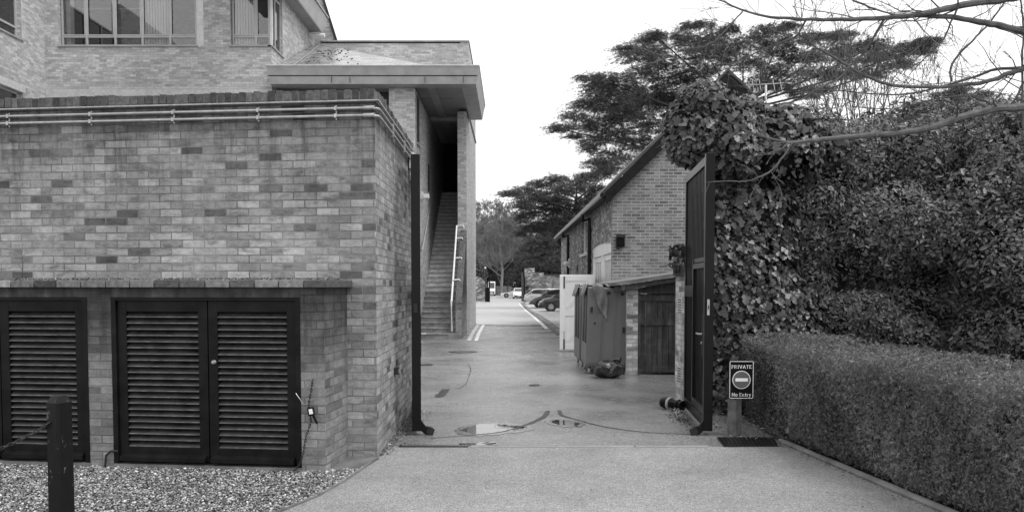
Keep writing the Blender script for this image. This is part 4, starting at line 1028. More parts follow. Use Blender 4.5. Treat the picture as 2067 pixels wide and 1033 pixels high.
# recessed glazing band under the canopy
m = MB(); m.box(XC + .002, xf0 - .003, 26.0, 26.05, ZS - 2.2, ZS - .003); gz = m.build('window', 'iron', ob_)
xx = XA(766, 25.95, 7.5)
MB().box(xx, xx + .22, 25.94, 25.99, ZS - 1.2, ZS - .25).build('pane', 'frame', gz)
for px in (600, 660, 700, 740):
    x = XA(px, 25.95, 7.5); MB().box(x, x + .06, 25.93, 25.998, ZS - 2.2, ZS - .01).build('mullion', 'frame', gz)
# slit windows in the stair side wall
for (ya, yb2, za, zb_) in ((25.95, 26.6, P(845, 290, 26.2).z, P(845, 195, 26.2).z), (29.3, 29.75, 5.0, 6.0)):
    MB().box(XS0 - .01, XS0 + .012, ya, yb2, za, zb_).build('slit_window', 'coping', ob_)
    MB().box(XS0 - .01, XS0 + .05, ya - .05, yb2 + .05, za - .07, za - .002).build('sill', 'concrete', ob_)
# canopy slab
xl_, xr_ = XA(538, 24.9, 8), XA(967.5, 24.9, 8.2); yc1 = 30.4
zmid = ZS + (ZTOP - ZS) * .47
m = MB()
def ringbox(m, x0, x1, y0, y1, z0, z1, th, slope=0):
    # front and right fascia, sloping out towards the top
    m.prism([(x0, y0 + slope, z0), (x0, y0, z1), (x0, y0 + th, z1), (x0, y0 + th, z0)], (x1 - th - x0, 0, 0))
    m.add([(x1-th, y0+slope, z0), (x1-slope, y0+slope, z0), (x1, y0, z1), (x1-th, y0, z1), (x1-th, y1, z0), (x1-slope, y1, z0), (x1, y1, z1), (x1-th, y1, z1)],
          [(0,1,2,3),(1,5,6,2),(5,4,7,6),(4,0,3,7),(3,2,6,7),(4,5,1,0)])
ringbox(m, xl_ + .05, xr_ - .06, 24.97, yc1 - .03, ZS, zmid - .02, .5, .05); m.build('canopy_fascia', 'fascia', ob_)
m = MB(); ringbox(m, xl_, xr_, 24.88, yc1, zmid + .01, ZTOP, .5, .07); m.build('canopy_fascia', 'fascia', ob_)
m = MB(); m.box(xl_ + .08, xr_ - .1, 25.0, yc1 - .06, zmid - .02, zmid + .01); m.build('canopy_groove', 'iron', ob_)
m = MB(); m.box(xl_ - .01, xr_ + .01, 24.86, 25.0, ZTOP + .001, ZTOP + .03); m.box(xr_ - .13, xr_ + .01, 25.001, yc1, ZTOP + .001, ZTOP + .03); m.build('canopy_edge', 'white_old', ob_)
MB().box(xl_ + .06, xr_ - .56, 25.47, 35.98, ZS + .12, ZS + .16).build('soffit', 'soffit', ob_)
MB().box(XR - 1.05, XR - .80, 25.47, 35.9, ZS + .085, ZS + .119).build('soffit_strip', 'fascia', ob_)
for y in (27.4, 30.0): MB().box(XS0, XR - XT, y, y + .02, ZS + .112, ZS + .1195).build('soffit_joint', 'iron', ob_)
for px in (668, 705, 857, 935):
    x = XA(px, 24.9, 8); MB().box(x, x + .012, 24.955, 24.975, ZS + .02, zmid - .03).build('fascia_joint', 'iron', ob_)
# canopy roof (hipped)
ys0 = 25.05; zr = ZTOP - .12; pk = P(652, 92, 30.45); hipx = xr_ - .6
e0 = Vector((XC + .02, ys0, zr)); e1 = Vector((hipx, ys0, zr)); k1 = Vector((pk.x, 30.45, pk.z)); k0 = Vector((XC + .02, 30.45, pk.z)); e2_ = Vector((hipx, 30.45, zr)); 
m = MB(); m.add([e0, e1, k1, k0], [(0,1,2,3)]); m.add([e1, e2_, k1], [(0,1,2)]); m.add([v - Vector((0,0,.1)) for v in (e0, e1, k1, k0)], [(3,2,1,0)]); m.build('canopy_roof', 'slate', ob_)
va, vb = P(582, 136, 25.3), P(645, 93, 30.3)
f_ = lambda v: Vector((v.x, v.y, zr + (v.y - ys0) / (30.45 - ys0) * (pk.z - zr) + .03))
m = MB(); m.tube([f_(va), f_(vb)], .028, 6); m.build('valley_flashing', 'pipe', ob_)
m = MB()
for i in range(70):
    s_ = rnd.uniform(.30, .95); y = 25.4 + rnd.random() ** .8 * 3.9; zc_ = zr + (y - ys0) / (30.45 - ys0) * (pk.z - zr)
    x = pk.x + rnd.uniform(.2, 2.6) * (1 - (y - 25) / 8); r_ = rnd.uniform(.012, .03)
    m.ball((x, y, zc_ + .01), r_, 8, (1.3, 1, .5), .3)
m.build('moss_clumps', 'moss', ob_)
# ---- staircase
st = thing('outdoor_staircase', (-2.4, 26, 0), 'worn concrete staircase climbing between brick walls under the canopy', 'staircase')
rs, tr, n = .166, .272, 34; xsl, xsr = XS0 + .003, XR - XT - .003
lo, hi, no = MB(), MB(), MB(); M['mid_concrete'] = plain('step_stained', .24, .8, .4, 4, .3); M['ledge_grey'] = plain('step_concrete', .55, .8, .25, 5, .3)
for i in range(n):
    y = 25.95 + tr * i; xr2 = XR - .195 if y < YP else xsr
    (lo if i < 9 else hi).box(xsl, xr2, y, y + tr + (.0 if i < n - 1 else .8), 0 if i == 0 else rs * i - .05, rs * (i + 1) - .05 if False else rs * (i + 1))
    no.box(xsl, xr2 - .001, y - .03, y + .03, rs * (i + 1) - .035, rs * (i + 1) + .003)
lo.build('lower_flight', 'mid_concrete', st); hi.build('upper_flight', 'ledge_grey', st); no.build('nosings', 'nosing', st)
m = MB(); m.box(XR - .42, XR - .005, 25.7, 25.898, 0, .16); m.build('step_plinth', 'concrete_dark', st)
def rail(px1, px2, ya, yb2, za, zb_, foot, name, mat='white'):
    m = MB(); m.tube(foot + [(px1, ya, za), (px2, yb2, zb_)], .026, 10); return m
hr = thing('handrail', (XR - .3, 26.1, 0), 'white tubular handrail standing at the right side of the staircase', 'handrail')
p0 = P(912, 668, 25.98); p1 = P(911.5, 608, 26.1); p2 = P(922, 456, YP - .1); p3 = P(935, 455, YP - .1); p4 = P(936.5, 461, YP - .1)
m = MB(); m.tube([p0, p1, p2, p3, p4], .032, 10); m.build('rail', 'white', hr, smooth=True)
m = MB()
for (px, py, Y) in ((920.5, 481, 28.45), (918.5, 521, 27.6), (914.5, 565, 26.75)):
    q = P(px, py, Y); m.tube([q, q + Vector((.20, 0, .02)), q + Vector((.235, 0, -.03))], .024, 8)
m.build('bracket', 'white', hr)
hl = thing('handrail', (XS0 + .1, 27, 0), 'thin pale handrail fixed along the left wall of the staircase', 'handrail')
m = MB(); m.tube([P(852, 505, 26.6), P(856, 487, 27.2), P(864, 440, 29.0), P(871, 398, 31)], .022, 8); m.build('rail', 'frame', hl, smooth=True)
m = MB(); m.tube([P(856, 485, 27.3), P(853, 487, 27.3)], .015, 6); m.tube([P(864, 440, 29.0), P(861, 442, 29)], .015, 6); m.build('bracket', 'frame', hl)
fl = thing('floodlight', P(856, 395, 27.2), 'small white floodlight on the left wall of the staircase', 'light')
q = P(857, 395, 27.2); MB().box(XS0 + .002, XS0 + .06, 27.05, 27.2, q.z - .12, q.z + .13).build('bracket', 'white', fl)
MB().box(XS0 + .061, XS0 + .26, 27.0, 27.25, q.z - .10, q.z + .04).build('lamp_head', 'white', fl, bevel=.02)
# ================================================================== COACH HOUSE (right)
YG = 20.1; XG = P(1236.5, 480, YG).x; YE = 37.4; dxr = -.0127
ch_ = thing('coach_house', (XG + 3, YG, 0), 'old brick coach house with a steep tiled roof and white garage doors', 'building')
ze = P(1237, 381, YG).z; apx = P(1465, 148, YG).x; apz = ze + (apx - XG) * .985; XG2 = apx + (apx - XG)
def cx_(y, x=None): return (XG if x is None else x) + (y - YG) * dxr
yo0, yo1, zo = YG + .28, 24.6, P(1236, 488, YG).z    # garage opening
MB().prism([(XG + .33, YG, 0), (XG2, YG, 0), (XG2, YG, ze), (apx, YG, apz), (XG + .33, YG, ze + .33*.985)], (0, .33, 0)).build('gable_wall', 'brick_gable', ch_)
MB().prism([(XG, YG + .001, 0), (XG + .329, YG + .001, 0), (XG + .329, YG + .001, ze + .32), (XG, YG + .001, ze)], (0, .279, 0)).build('corner_pier', 'brick_gable', ch_)
m = MB()
def sw(y0, y1, z0, z1):
    m.add([(cx_(y0), y0, z0), (cx_(y0)+.33, y0, z0), (cx_(y1)+.33, y1, z0), (cx_(y1), y1, z0), (cx_(y0), y0, z1), (cx_(y0)+.33, y0, z1), (cx_(y1)+.33, y1, z1), (cx_(y1), y1, z1)],
          [(0,1,2,3),(7,6,5,4),(4,5,1,0),(5,6,2,1),(6,7,3,2),(7,4,0,3)])
wy0, wy1 = 26.2, 27.9; wzb, wzt = P(1180, 511, 26.5).z, P(1180, 437, 26.5).z
ay0, ay1 = 29.0, 29.8; azt = P(1166, 534, 29.4).z; by0, by1 = 35.2, 35.8; bzt = P(1137, 546, 35.5).z
sw(yo0, yo1, zo + .14, ze); sw(yo1, wy0, 0, ze); sw(wy0, wy1, 0, wzb); sw(wy0, wy1, wzt, ze); sw(wy1, ay0, 0, ze); sw(ay0, ay1, azt, ze); sw(ay0, ay1, 0, .9); sw(ay1, by0, 0, ze); sw(by0, by1, bzt, ze); sw(by0, by1, 0, .9); sw(by1, YE, 0, ze)
m.build('side_wall', 'brick_side', ch_)
# shallow arch over the garage
m = MB(); n = 12; vs = []
for i in range(n + 1):
    f = i / n; y = yo0 + (yo1 - yo0) * f; za = zo + .06 * math.sin(math.pi * f) + .05 * f + .0; vs.append((y, za))
pts = [(cx_(y) , y, za) for y, za in vs] + [(cx_(yo1), yo1, zo + .139), (cx_(yo0), yo0, zo + .139)]
m.add([(p[0] - .0, p[1], p[2]) for p in pts] + [(p[0] + .3, p[1], p[2]) for p in pts], [tuple(range(len(pts)))] + [(i, i+1, len(pts)+i+1, len(pts)+i) for i in range(n)]); m.build('arch', 'brick_side', ch_)
# garage doors: white frame, lintel board, two glazed leaves
gd = MB()
def gbox(m, y0, y1, z0, z1, o0=.05, o1=.12):
    m.add([(cx_(y0)+o0, y0, z0), (cx_(y0)+o1, y0, z0), (cx_(y1)+o1, y1, z0), (cx_(y1)+o0, y1, z0), (cx_(y0)+o0, y0, z1), (cx_(y0)+o1, y0, z1), (cx_(y1)+o1, y1, z1), (cx_(y1)+o0, y1, z1)],
          [(0,3,2,1),(4,5,6,7),(0,1,5,4),(1,2,6,5),(2,3,7,6),(3,0,4,7)]); return m
zli = P(1236, 508, YG).z
gbox(gd, yo0, yo1, zli, zo + .138, .03, .12); gbox(gd, yo0, yo0 + .12, 0, zli, .02, .13); gbox(gd, yo1 - .12, yo1, 0, zli, .02, .13); gbox(gd, 22.3, 22.5, 0, zli, .02, .13)
gd_o = gd.build('garage_doors', 'white', ch_)
for (y0, y1) in ((yo0 + .12, 22.3), (22.5, yo1 - .12)):
    m = MB(); gbox(m, y0 + .001, y1 - .001, 0.02, 1.25, .07, .12); gbox(m, y0 + .001, y0 + .14, 1.25, zli - .01, .07, .12); gbox(m, y1 - .14, y1 - .001, 1.25, zli - .01, .07, .12); gbox(m, y0 + .14, y1 - .14, zli - .16, zli - .01, .071, .119)
    k = 4
    for i in range(1, k): yy = y0 + .14 + (y1 - y0 - .28) * i / k; gbox(m, yy - .02, yy + .02, 1.25, zli - .16, .072, .118)
    gbox(m, y0 + .14, y1 - .14, 1.62, 1.70, .0725, .1175)
    lf = m.build('leaf', 'white', gd_o); m = MB(); gbox(m, y0 + .1, y1 - .1, 1.2, zli - .1, .1, .105); m.build('pane', 'frame', lf)
m = MB(); q = P(1222, 578, 21.4); m.tube([(cx_(21.4)+.03, 21.5, 1.45), (cx_(21.4)+.03, 21.5, 1.75)], .02, 8); m.tube([(cx_(21.4)+.03, 21.35, 1.66), (cx_(21.4)+.03, 21.5, 1.66)], .02, 6); m.build('handle', 'pipe', gd_o)
# tall recessed window, arched openings
m = MB(); gbox(m, wy0, wy0 + .12, wzb, wzt, .08, .16); gbox(m, wy1 - .1, wy1, wzb, wzt, .08, .16); gbox(m, wy0 + .12, wy1 - .1, wzt - .1, wzt, .081, .159); gbox(m, wy0 + .12, wy1 - .1, wzb, wzb + .08, .081, .159)
wf = m.build('window', 'white', ch_); m = MB(); gbox(m, wy0 + .05, wy1 - .05, wzb + .05, wzt - .05, .12, .125); m.build('pane', 'glass', wf)
m = MB(); gbox(m, wy0 - .1, wy1 + .1, wzb - .08, wzb - .002, -.06, .1); m.build('sill', 'white_old', wf)
for (y0, y1, zt_) in ((ay0, ay1, azt), (by0, by1, bzt)):
    m = MB(); gbox(m, y0, y1, .9, zt_, .18, .22); m.build('arched_opening', 'iron', ch_)
    m = MB(); ym = (y0 + y1) / 2
    for s__ in (-1, 1):
        yy = ym + s__ * (y1 - y0) / 2
        m.add([(cx_(yy) - .001, yy, zt_), (cx_(yy) - .001, yy, zt_ - .22), (cx_(yy) - .001, ym + s__ * (y1-y0)*.3, zt_ - .05), (cx_(yy) - .001, ym, zt_)] + [(cx_(yy) + .2, yy, zt_), (cx_(yy) + .2, yy, zt_ - .22), (cx_(yy) + .2, ym + s__ * (y1-y0)*.3, zt_ - .05), (cx_(yy) + .2, ym, zt_)], [(0,1,2,3), (1,5,6,2), (2,6,7,3)])
    m.build('arch', 'brick_side', ch_)
# roof
th = .07; ov = .30; s1 = .985
def roofpt(x, lift=0): return ze + (x - XG) * s1 + lift
xo = XG - .22
pl = [(xo, roofpt(xo, .10)), (apx, roofpt(apx, .10)), (apx, roofpt(apx, .10 + th)), (xo - .02, roofpt(xo, .10 + th))]
pr = [(apx, roofpt(apx, .10)), (XG2 + .34, roofpt(xo, .10)), (XG2 + .34, roofpt(xo, .10 + th)), (apx, roofpt(apx, .10 + th))]
def skew(m, pts2, y0, y1):
    n_ = len(pts2); vs = [(x, y0, z) for x, z in pts2] + [(x + (y1 - y0) * dxr, y1, z) for x, z in pts2]
    return m.add(vs, [tuple(range(n_)), tuple(range(n_, 2*n_))[::-1]] + [(i, n_+i, n_+(i+1)%n_, (i+1)%n_) for i in range(n_)])
rf = skew(MB(), pl, YG - .22, YE + .2); skew(rf, pr, YG - .22, YE + .2); rf.build('roof', 'old_tile', ch_)
m = MB(); skew(m, [(xo + .02, roofpt(xo, -.20)), (apx, roofpt(apx, -.24)), (apx, roofpt(apx, .095)), (xo + .02, roofpt(xo, .095))], YG - .20, YG - .14)
skew(m, [(apx, roofpt(apx, -.24)), (XG2 + .3, roofpt(xo, -.2)), (XG2 + .3, roofpt(xo, .095)), (apx, roofpt(apx, .095))], YG - .20, YG - .14); m.build('bargeboard', 'black_wood', ch_)
m = MB(); y = YG - .2; i = 0
while y < YE + .1:
    f0 = len(m.f); xa_, xb_ = xo - .08 + (y-YG)*dxr, xo + .5 + (y-YG)*dxr; z_ = roofpt(xo - .15, .09 + th); z2_ = roofpt(xo + .5, .12 + th)
    m.prism([(xa_, y, z_ - .09), (xa_, y, z_), (xb_, y, z2_), (xb_, y, z2_ - .09)], (0, .28, 0)); m.val(f0, rnd.random()); y += .42; i += 1
m.build('eaves_tiles', 'tile', ch_, bevel=.03)
m = MB(); m.tube([(xo - .06, YG - .2, roofpt(xo, .04)), (xo - .06 + (YE-YG)*dxr, YE + .1, roofpt(xo, .04))], .06, 8); m.build('gutter', 'black', ch_)
m = MB(); m.prism([(XG + .0, YG + .3, ze - .16), (xo + .0, YG + .3, roofpt(xo, .0)), (xo + .0, YG + .3, roofpt(xo, .095)), (XG + .0, YG + .3, ze + .095)], (-.2, YE - YG - .3, 0)); m.build('eaves_board', 'iron', ch_)
for px, lab in ((1189, 'thick'), (1146, 'thin')):
    lo_, hi_ = 20.0, 40.0
    for _ in range(40):
        y = (lo_ + hi_) / 2
        if CX + F * (cx_(y) - .07) / y > px: lo_ = y
        else: hi_ = y
    m = MB(); x = cx_(y) - .07; m.tube([(xo - .06 + (y-YG)*dxr, y, roofpt(xo, .0)), (xo - .04 + (y-YG)*dxr, y, roofpt(xo, -.2)), (x, y, ze - .35), (x, y, ze - .6), (x, y, .1)], .055, 10)
    dp = m.build('downpipe', 'black', ch_, smooth=True); m = MB()
    for z in (1.2, 2.4, 3.3): m.lathe((x, y, z), (0,0,1), [(0,.07),(.06,.07)], 10)
    m.build('collar', 'black', dp)
t = thing('outdoor_lamp', (cx_(33), 33, 2.6), 'small white bulkhead lamp on the far end of the coach house wall', 'lamp')
q = P(1151, 530, 32.6); x = cx_(32.6); MB().box(x - .06, x - .002, 32.3, 32.7, q.z - .2, q.z + .15).build('back_plate', 'white_old', t)
m = MB(); m.ball((x - .16, 32.4, q.z - .05), .11, 12); m.build('globe', 'white', t, smooth=True)
t = thing('wall_box', P(1252, 486, YG), 'square black metal box fixed on the gable brickwork', 'box')
q0, q1 = P(1244, 498, YG - .1), P(1261, 475, YG - .1); MB().box(q0.x, q1.x, YG - .13, YG - .002, q0.z, q1.z).build('case', 'black', t, bevel=.012)
m = MB(); m.tube([(q0.x + .03, YG - .05, q0.z + .1), (q0.x - .0, YG - .06, q0.z - .04), (q0.x + .08, YG - .05, q0.z - .05)], .012, 6); m.build('cable', 'iron', t)
MB().box(q0.x - .01, q1.x + .01, YG - .17, YG - .13, q1.z - .05, q1.z + .02).build('hood', 'iron', t)
# open garage leaf
YW = 20.75; lx0, lx1 = XA(1130, YW, 1), XA(1196.5, YW, 1); lz1 = ZA(554, YW); lz0 = max(.02, ZA(709, YW))
t = thing('garage_door_leaf', (lx0, YW, 0), 'white panelled garage door leaf folded open into the road', 'door')
m = MB(); m.box(lx0, lx1, YW, YW + .05, lz0, lz1); dl = m.build('door_panel', 'white', t, bevel=.004)
MB().add([(lx1 + .001, YW, lz0), (lx1 + .05, YW, lz0), (cx_(24.5) - .01, 24.45, lz0), (cx_(24.5) - .06, 24.45, lz0), (lx1 + .001, YW, lz1), (lx1 + .05, YW, lz1), (cx_(24.5) - .01, 24.45, lz1), (cx_(24.5) - .06, 24.45, lz1)],
         [(0,1,2,3),(7,6,5,4),(4,5,1,0),(5,6,2,1),(6,7,3,2),(7,4,0,3)]).build('folding_panel', 'white', t)
def strip(p0, p1, w=.035, dep=.02, nm='batten'):
    a = Vector((lx0 + p0[0] * (lx1-lx0), 0, lz0 + p0[1] * (lz1-lz0))); b = Vector((lx0 + p1[0] * (lx1-lx0), 0, lz0 + p1[1] * (lz1-lz0)))
    d = (b-a).normalized(); n_ = Vector((-d.z, 0, d.x)) * w / 2; y = Vector((0, YW - .001, 0))
    MB().prism([a+n_+y, b+n_+y, b-n_+y, a-n_+y], (0, -dep, 0)).build(nm, 'white', dl)
for pa, pb in (((.08,.02),(.08,.98)), ((.92,.02),(.92,.98))): strip(pa, pb, .13, .018)
strip((.16,.95),(.84,.95),.13,.0175); strip((.16,.05),(.84,.05),.13,.0175); strip((.16,.5),(.84,.5),.16,.0175)
strip((.22,.56),(.80,.88),.08,.014); strip((.22,.12),(.80,.44),.08,.014)
for z0, z1 in ((.82, .975), (.02, .15)):
    MB().box(lx0 + .09, lx0 + .125, YW - .03, YW - .019, lz0 + z0*(lz1-lz0), lz0 + z1*(lz1-lz0)).build('bolt', 'iron', dl)
MB().box(lx0 + .09 + .012, lx0 + .1 + .012, YW - .028, YW - .0195, lz0 + .15*(lz1-lz0), lz0 + .26*(lz1-lz0)).build('bolt_rod', 'iron', dl)
# aerial
t = thing('tv_aerial', P(1546, 230, 21.5), 'white television aerial on a pole beside the coach house roof peak', 'aerial')
m = MB(); m.tube([P(1546, 260, 21.5), P(1546, 172, 21.5)], .028, 8); m.build('mast', 'white', t)
m = MB(); m.tube([P(1498, 173, 21.5), P(1582, 168, 21.5)], .012, 6)
for px in (1505, 1518, 1532, 1560, 1574): m.tube([P(px, 160, 21.5), P(px + 4, 182, 21.4)], .008, 5)
m.tube([P(1525, 160, 21.5), P(1530, 185, 21.5), P(1510, 190, 21.4)], .012, 5); m.build('elements', 'frame', t)
# ================================================================== FAR END OF THE ROAD
YF = 92.0
t = thing('far_brick_wall', P(1095, 600, YF), 'stepped old brick wall behind the parked cars at the far end', 'wall')
def stepw(px0, px1, py, y0=YF): a, b = P(px0, py, y0), P(px1, py, y0); return (a.x, b.x, y0, y0 + .5, 0, a.z)
for (a, b, c) in ((1059, 1079, 541), (1079.05, 1098, 550), (1098.05, 1190, 556)): MB().box(*stepw(a, b, c)).build('wall_section', 'brick_old', t)
a, b = P(1099, 556, YF), P(1190, 556, YF); MB().box(a.x, b.x, YF - .1, YF + .6, a.z + .001, a.z + .15).build('coping', 'coping', t)
a, b = P(1117, 600, YF), P(1190, 562, YF); MB().box(a.x, b.x, YF - .12, YF - .001, 0, b.z).build('door', 'concrete_dark', t)
a, b = P(1062, 583, YF), P(1067.5, 577, YF); MB().box(a.x, b.x, YF - .1, YF - .001, a.z, b.z).build('plaque', 'iron', t)
def far_gate(px0, px1, pyt, y, label, mat='black', yb2=None):
    t = thing('far_gate', P((px0 + px1) / 2, 600, y), label, 'gate')
    a, b = P(px0, pyt, y), P(px1, pyt, y); MB().box(a.x, b.x, y, y + .3, 0, a.z).build('gate_post', mat, t)
    return t, a, b
t, a, b = far_gate(1052.5, 1056, 549, 90, 'tall grey gate post with a dark gate edge behind the silver estate car', 'timber')
MB().box(b.x + .02, b.x + .22, 90.1, 93, 0, a.z - .5).build('gate_leaf', 'black', t)
t, a, b = far_gate(980, 989, 580, 88, 'dark open gate leaning on the curved brick wall beyond the stair building')
MB().box(b.x - .14, b.x, 87.8, 88, 0, P(988, 541, 88).z).build('pole', 'black', t)
t = thing('curved_brick_wall', P(970, 600, 91), 'old brick wall with a top sweeping down towards the far gate', 'wall')
pts = [P(940, 558, 91), P(962, 558, 91), P(970, 560, 91), P(976, 565, 91), P(981, 573, 91), P(984, 585, 91)]
MB().prism([(pts[0].x, 91, 0)] + [(p.x, 91, p.z) for p in pts] + [(pts[-1].x, 91, 0)], (0, .5, 0)).build('brickwork', 'brick_old', t)
t = thing('globe_lamp', P(979, 545, 89.5), 'white globe lamp above the curved brick wall', 'lamp')
m = MB(); q = P(979.5, 540.5, 89.5); m.ball(q, .10, 12); m.build('globe', 'white', t); MB().box(q.x - .04, q.x + .04, 89.5, 89.6, 0, q.z - .1).build('post', 'iron', t)
t = thing('board_fence', P(1020, 595, 150), 'long horizontal board fence behind the white sports car', 'fence')
a, b = P(985, 577, 150), P(1060, 577, 150); m = MB(); nb = 6
for i in range(nb): m.box(a.x, b.x, 150, 150.06, .1 + (a.z - .1) * i / nb, .1 + (a.z - .1) * (i + .88) / nb)
m.build('boards', 'concrete_dark', t); m = MB()
for px in (1000, 1012, 1024, 1036): x = P(px, 577, 150).x; MB().box(x, x + .15, 149.9, 150, 0, a.z + .1).build('fence_post', 'bark_dark', t)
# ------------------------------------------------------------------ vehicles (local: nose towards -x, ground at z 0)
PAINT = {k: plain('car_paint_' + k, v, .22, .03, 2, 0, .6, mt) for k, v, mt in (('dark', .03, 0), ('grey', .10, .2), ('silver', .45, .3), ('white', .75, 0))}
def loft(m, stations):
    """stations: list of rings with equal count"""
    b0 = len(m.v); n_ = len(stations[0])
    for r_ in stations: m.v += [tuple(p) for p in r_]
    for i in range(len(stations) - 1):
        for j in range(n_):
            q = (j + 1) % n_; m.f.append((b0+i*n_+j, b0+(i+1)*n_+j, b0+(i+1)*n_+q, b0+i*n_+q))
    m.f.append(tuple(b0 + j for j in range(n_))); m.f.append(tuple(b0 + (len(stations)-1)*n_ + j for j in range(n_))[::-1])
def car(kind, paint, label, loc, rz, group='cars parked in the yard', name='parked_car'):
    t = thing(name, (0, 0, 0), label, 'car', group)
    W2 = .86
    spec = {
     'hatch': dict(L=4.0, H=1.45, hood=[(0,.45),(.05,.62),(.35,.80),(1.0,.95),(3.55,.98),(3.95,.90),(4.0,.5)], gh=[(.85,.93),(1.65,1.40),(2.2,1.46),(3.2,1.42),(3.85,.98)], wx=(.78,3.25)),
     'estate': dict(L=4.5, H=1.45, hood=[(0,.5),(.05,.85),(.5,.95),(3.2,.95),(4.2,.80),(4.45,.62),(4.5,.45)], gh=[(.15,.93),(.75,1.38),(1.2,1.45),(2.5,1.42),(3.35,.95)], wx=(.85,3.6)),
     'sports': dict(L=4.3, H=1.28, hood=[(0,.45),(.1,.60),(.6,.72),(1.5,.84),(3.6,.88),(4.2,.82),(4.3,.5)], gh=[(1.45,.83),(2.2,1.22),(2.7,1.27),(3.2,1.2),(3.9,.87)], wx=(.85,3.35))}[kind]
    m = MB(); st_ = []
    xs = sorted(set([h[0] for h in spec['hood']] + list(np.linspace(.2, spec['L'] - .2, 9))))
    hx = [h[0] for h in spec['hood']]; hz = [h[1] for h in spec['hood']]
    for x in xs:
        zt = float(np.interp(x, hx, hz)); e = min(x, spec['L'] - x); w = W2 * (1 - .22 * max(0, 1 - e / .5) ** 2); zb1 = .22 + .12 * max(0, 1 - e / .35)
        st_.append([(x, -w*.9, zb1), (x, -w, zb1 + .12), (x, -w, zt - .16), (x, -w*.93, zt - .03), (x, -w*.7, zt + .01), (x, w*.7, zt + .01), (x, w*.93, zt - .03), (x, w, zt - .16), (x, w, zb1 + .12), (x, w*.9, zb1)])
    loft(m, st_); body = m.build('body', PAINT[paint], t, smooth=True)
    m = MB(); g = spec['gh']; st_ = []; zb1 = min(g[0][1], g[-1][1]) - .02
    roof = [(x, z) for x, z in g]
    for x, z in roof:
        k = (z - zb1) / (spec['H'] - zb1); w = W2 * (.93 - .17 * k); st_.append([(x, -W2*.93, zb1), (x, -w, z - .03), (x, -w*.85, z), (x, w*.85, z), (x, w, z - .03), (x, W2*.93, zb1)])
    loft(m, st_); m.build('cabin', PAINT[paint], body, smooth=True)
    for s in (-1, 1):       # side glass
        x0_, x1_ = g[0][0] + .32, g[-1][0] - .35; pts = []
        for x in np.linspace(x0_, x1_, 7): z = float(np.interp(x, [q[0] for q in g], [q[1] for q in g])) - .09; k = (z - zb1) / (spec['H'] - zb1); pts.append((x, s * (W2 * (.93 - .17 * k) + .012), z))
        lower = [(x, s * (W2*.93 + .004), zb1 + .06) for x in np.linspace(x1_ + .2, x0_ - .15, 7)]
        m = MB(); m.prism(pts + lower, (0, s * .008, 0)); m.build('side_window', 'glass', body)
    for i0, i1 in ((0, 1), (-1, -2)):
        a_, b_ = g[i0], g[i1]; off = .012; sx_ = -1 if i0 == 0 else 1
        f1, f2 = .12, .9; pa = (a_[0] + (b_[0]-a_[0])*f1, a_[1] + (b_[1]-a_[1])*f1); pb = (a_[0] + (b_[0]-a_[0])*f2, a_[1] + (b_[1]-a_[1])*f2)
        m = MB(); m.prism([(pa[0]+sx_*off, -W2*.80, pa[1]+off), (pa[0]+sx_*off, W2*.80, pa[1]+off), (pb[0]+sx_*off, W2*.68, pb[1]+off), (pb[0]+sx_*off, -W2*.68, pb[1]+off)], (sx_*.008, 0, .006)); m.build('windscreen', 'glass', body)
    for x in spec['wx']:
        for s in (-1, 1):
            m = MB(); m.lathe((x, s*(W2 - .17), .31), (0, s, 0), [(0,.24),(0.0,.30),(.03,.315),(.16,.315),(.185,.29),(.19,.22)], 24); wh = m.build('wheel', 'tyre', t, smooth=True)
            m = MB(); yw = s * (W2 + .025); m.lathe((x, yw - s*.03, .31), (0, s, 0), [(0,.215),(.012,.215)], 24); m.build('hub', 'iron', wh)
            m = MB()
            for k in range(8):
                an_ = k * math.pi / 4; d_ = Vector((math.cos(an_), 0, math.sin(an_))); n_ = Vector((-d_.z, 0, d_.x)) * .026; c_ = Vector((x, yw - s*.015, .31))
                m.prism([c_ + n_, c_ + d_*.2 + n_*.9, c_ + d_*.2 - n_*.9, c_ - n_], (0, s*.012, 0))
            m.build('rim', 'rim', wh)
            m = MB(); m.lathe((x, s*(W2 - .14), .31), (0, s, 0), [(0,.355),(.146,.355)], 24); m.build('wheel_arch', 'tyre', body)
    for s in (-1, 1):
        m = MB(); m.ball((.16, s*.60, .62), .1, 10, (1.1, 1.3, .7)); m.build('headlight', 'rim', body, smooth=True)
        m = MB(); m.ball((spec['L'] - .1, s*.66, .75), .09, 10, (.9, 1.0, 1.3)); m.build('tail_light', 'concrete_dark', body, smooth=True)
        m = MB(); m.ball((g[0][0] + .45, s*(W2 + .09), 1.0), .08, 8, (.7, 1.1, .8)); m.build('wing_mirror', PAINT[paint], body)
    MB().box(-.012, -.002, -.26, .26, .38, .49).build('number_plate', 'white', body)
    m = MB(); m.box(-.008, .05, -.55, .55, .26, .36); m.build('bumper_grille', 'plastic_dark', body)
    t.location = loc; t.rotation_euler = (0, 0, rz); return t
def at_(px, py): return G(px, py)
q = P(1088.5, 628, 54); car('hatch', 'dark', 'dark hatchback parked nearest, partly hidden by the white garage door', (q.x, 54.9, 0), 0)
q = P(1069, 618, 63); car('hatch', 'grey', 'mid grey hatchback parked between the dark hatchback and the silver estate', (q.x, 63.9, 0), math.radians(3))
q = P(1058.5, 612, 76); car('estate', 'silver', 'silver estate car parked beyond the grey hatchback beside the gate post', (q.x, 76.8, 0), math.radians(2))
q = P(1085, 605, 84); car('estate', 'white', 'pale car showing only its roof behind the silver estate', (q.x, 85, 0), 0)
q = P(1010.5, 600, 122); car('sports', 'white', 'white low coupe parked across the far end of the road', (q.x, 122, 0), 0)
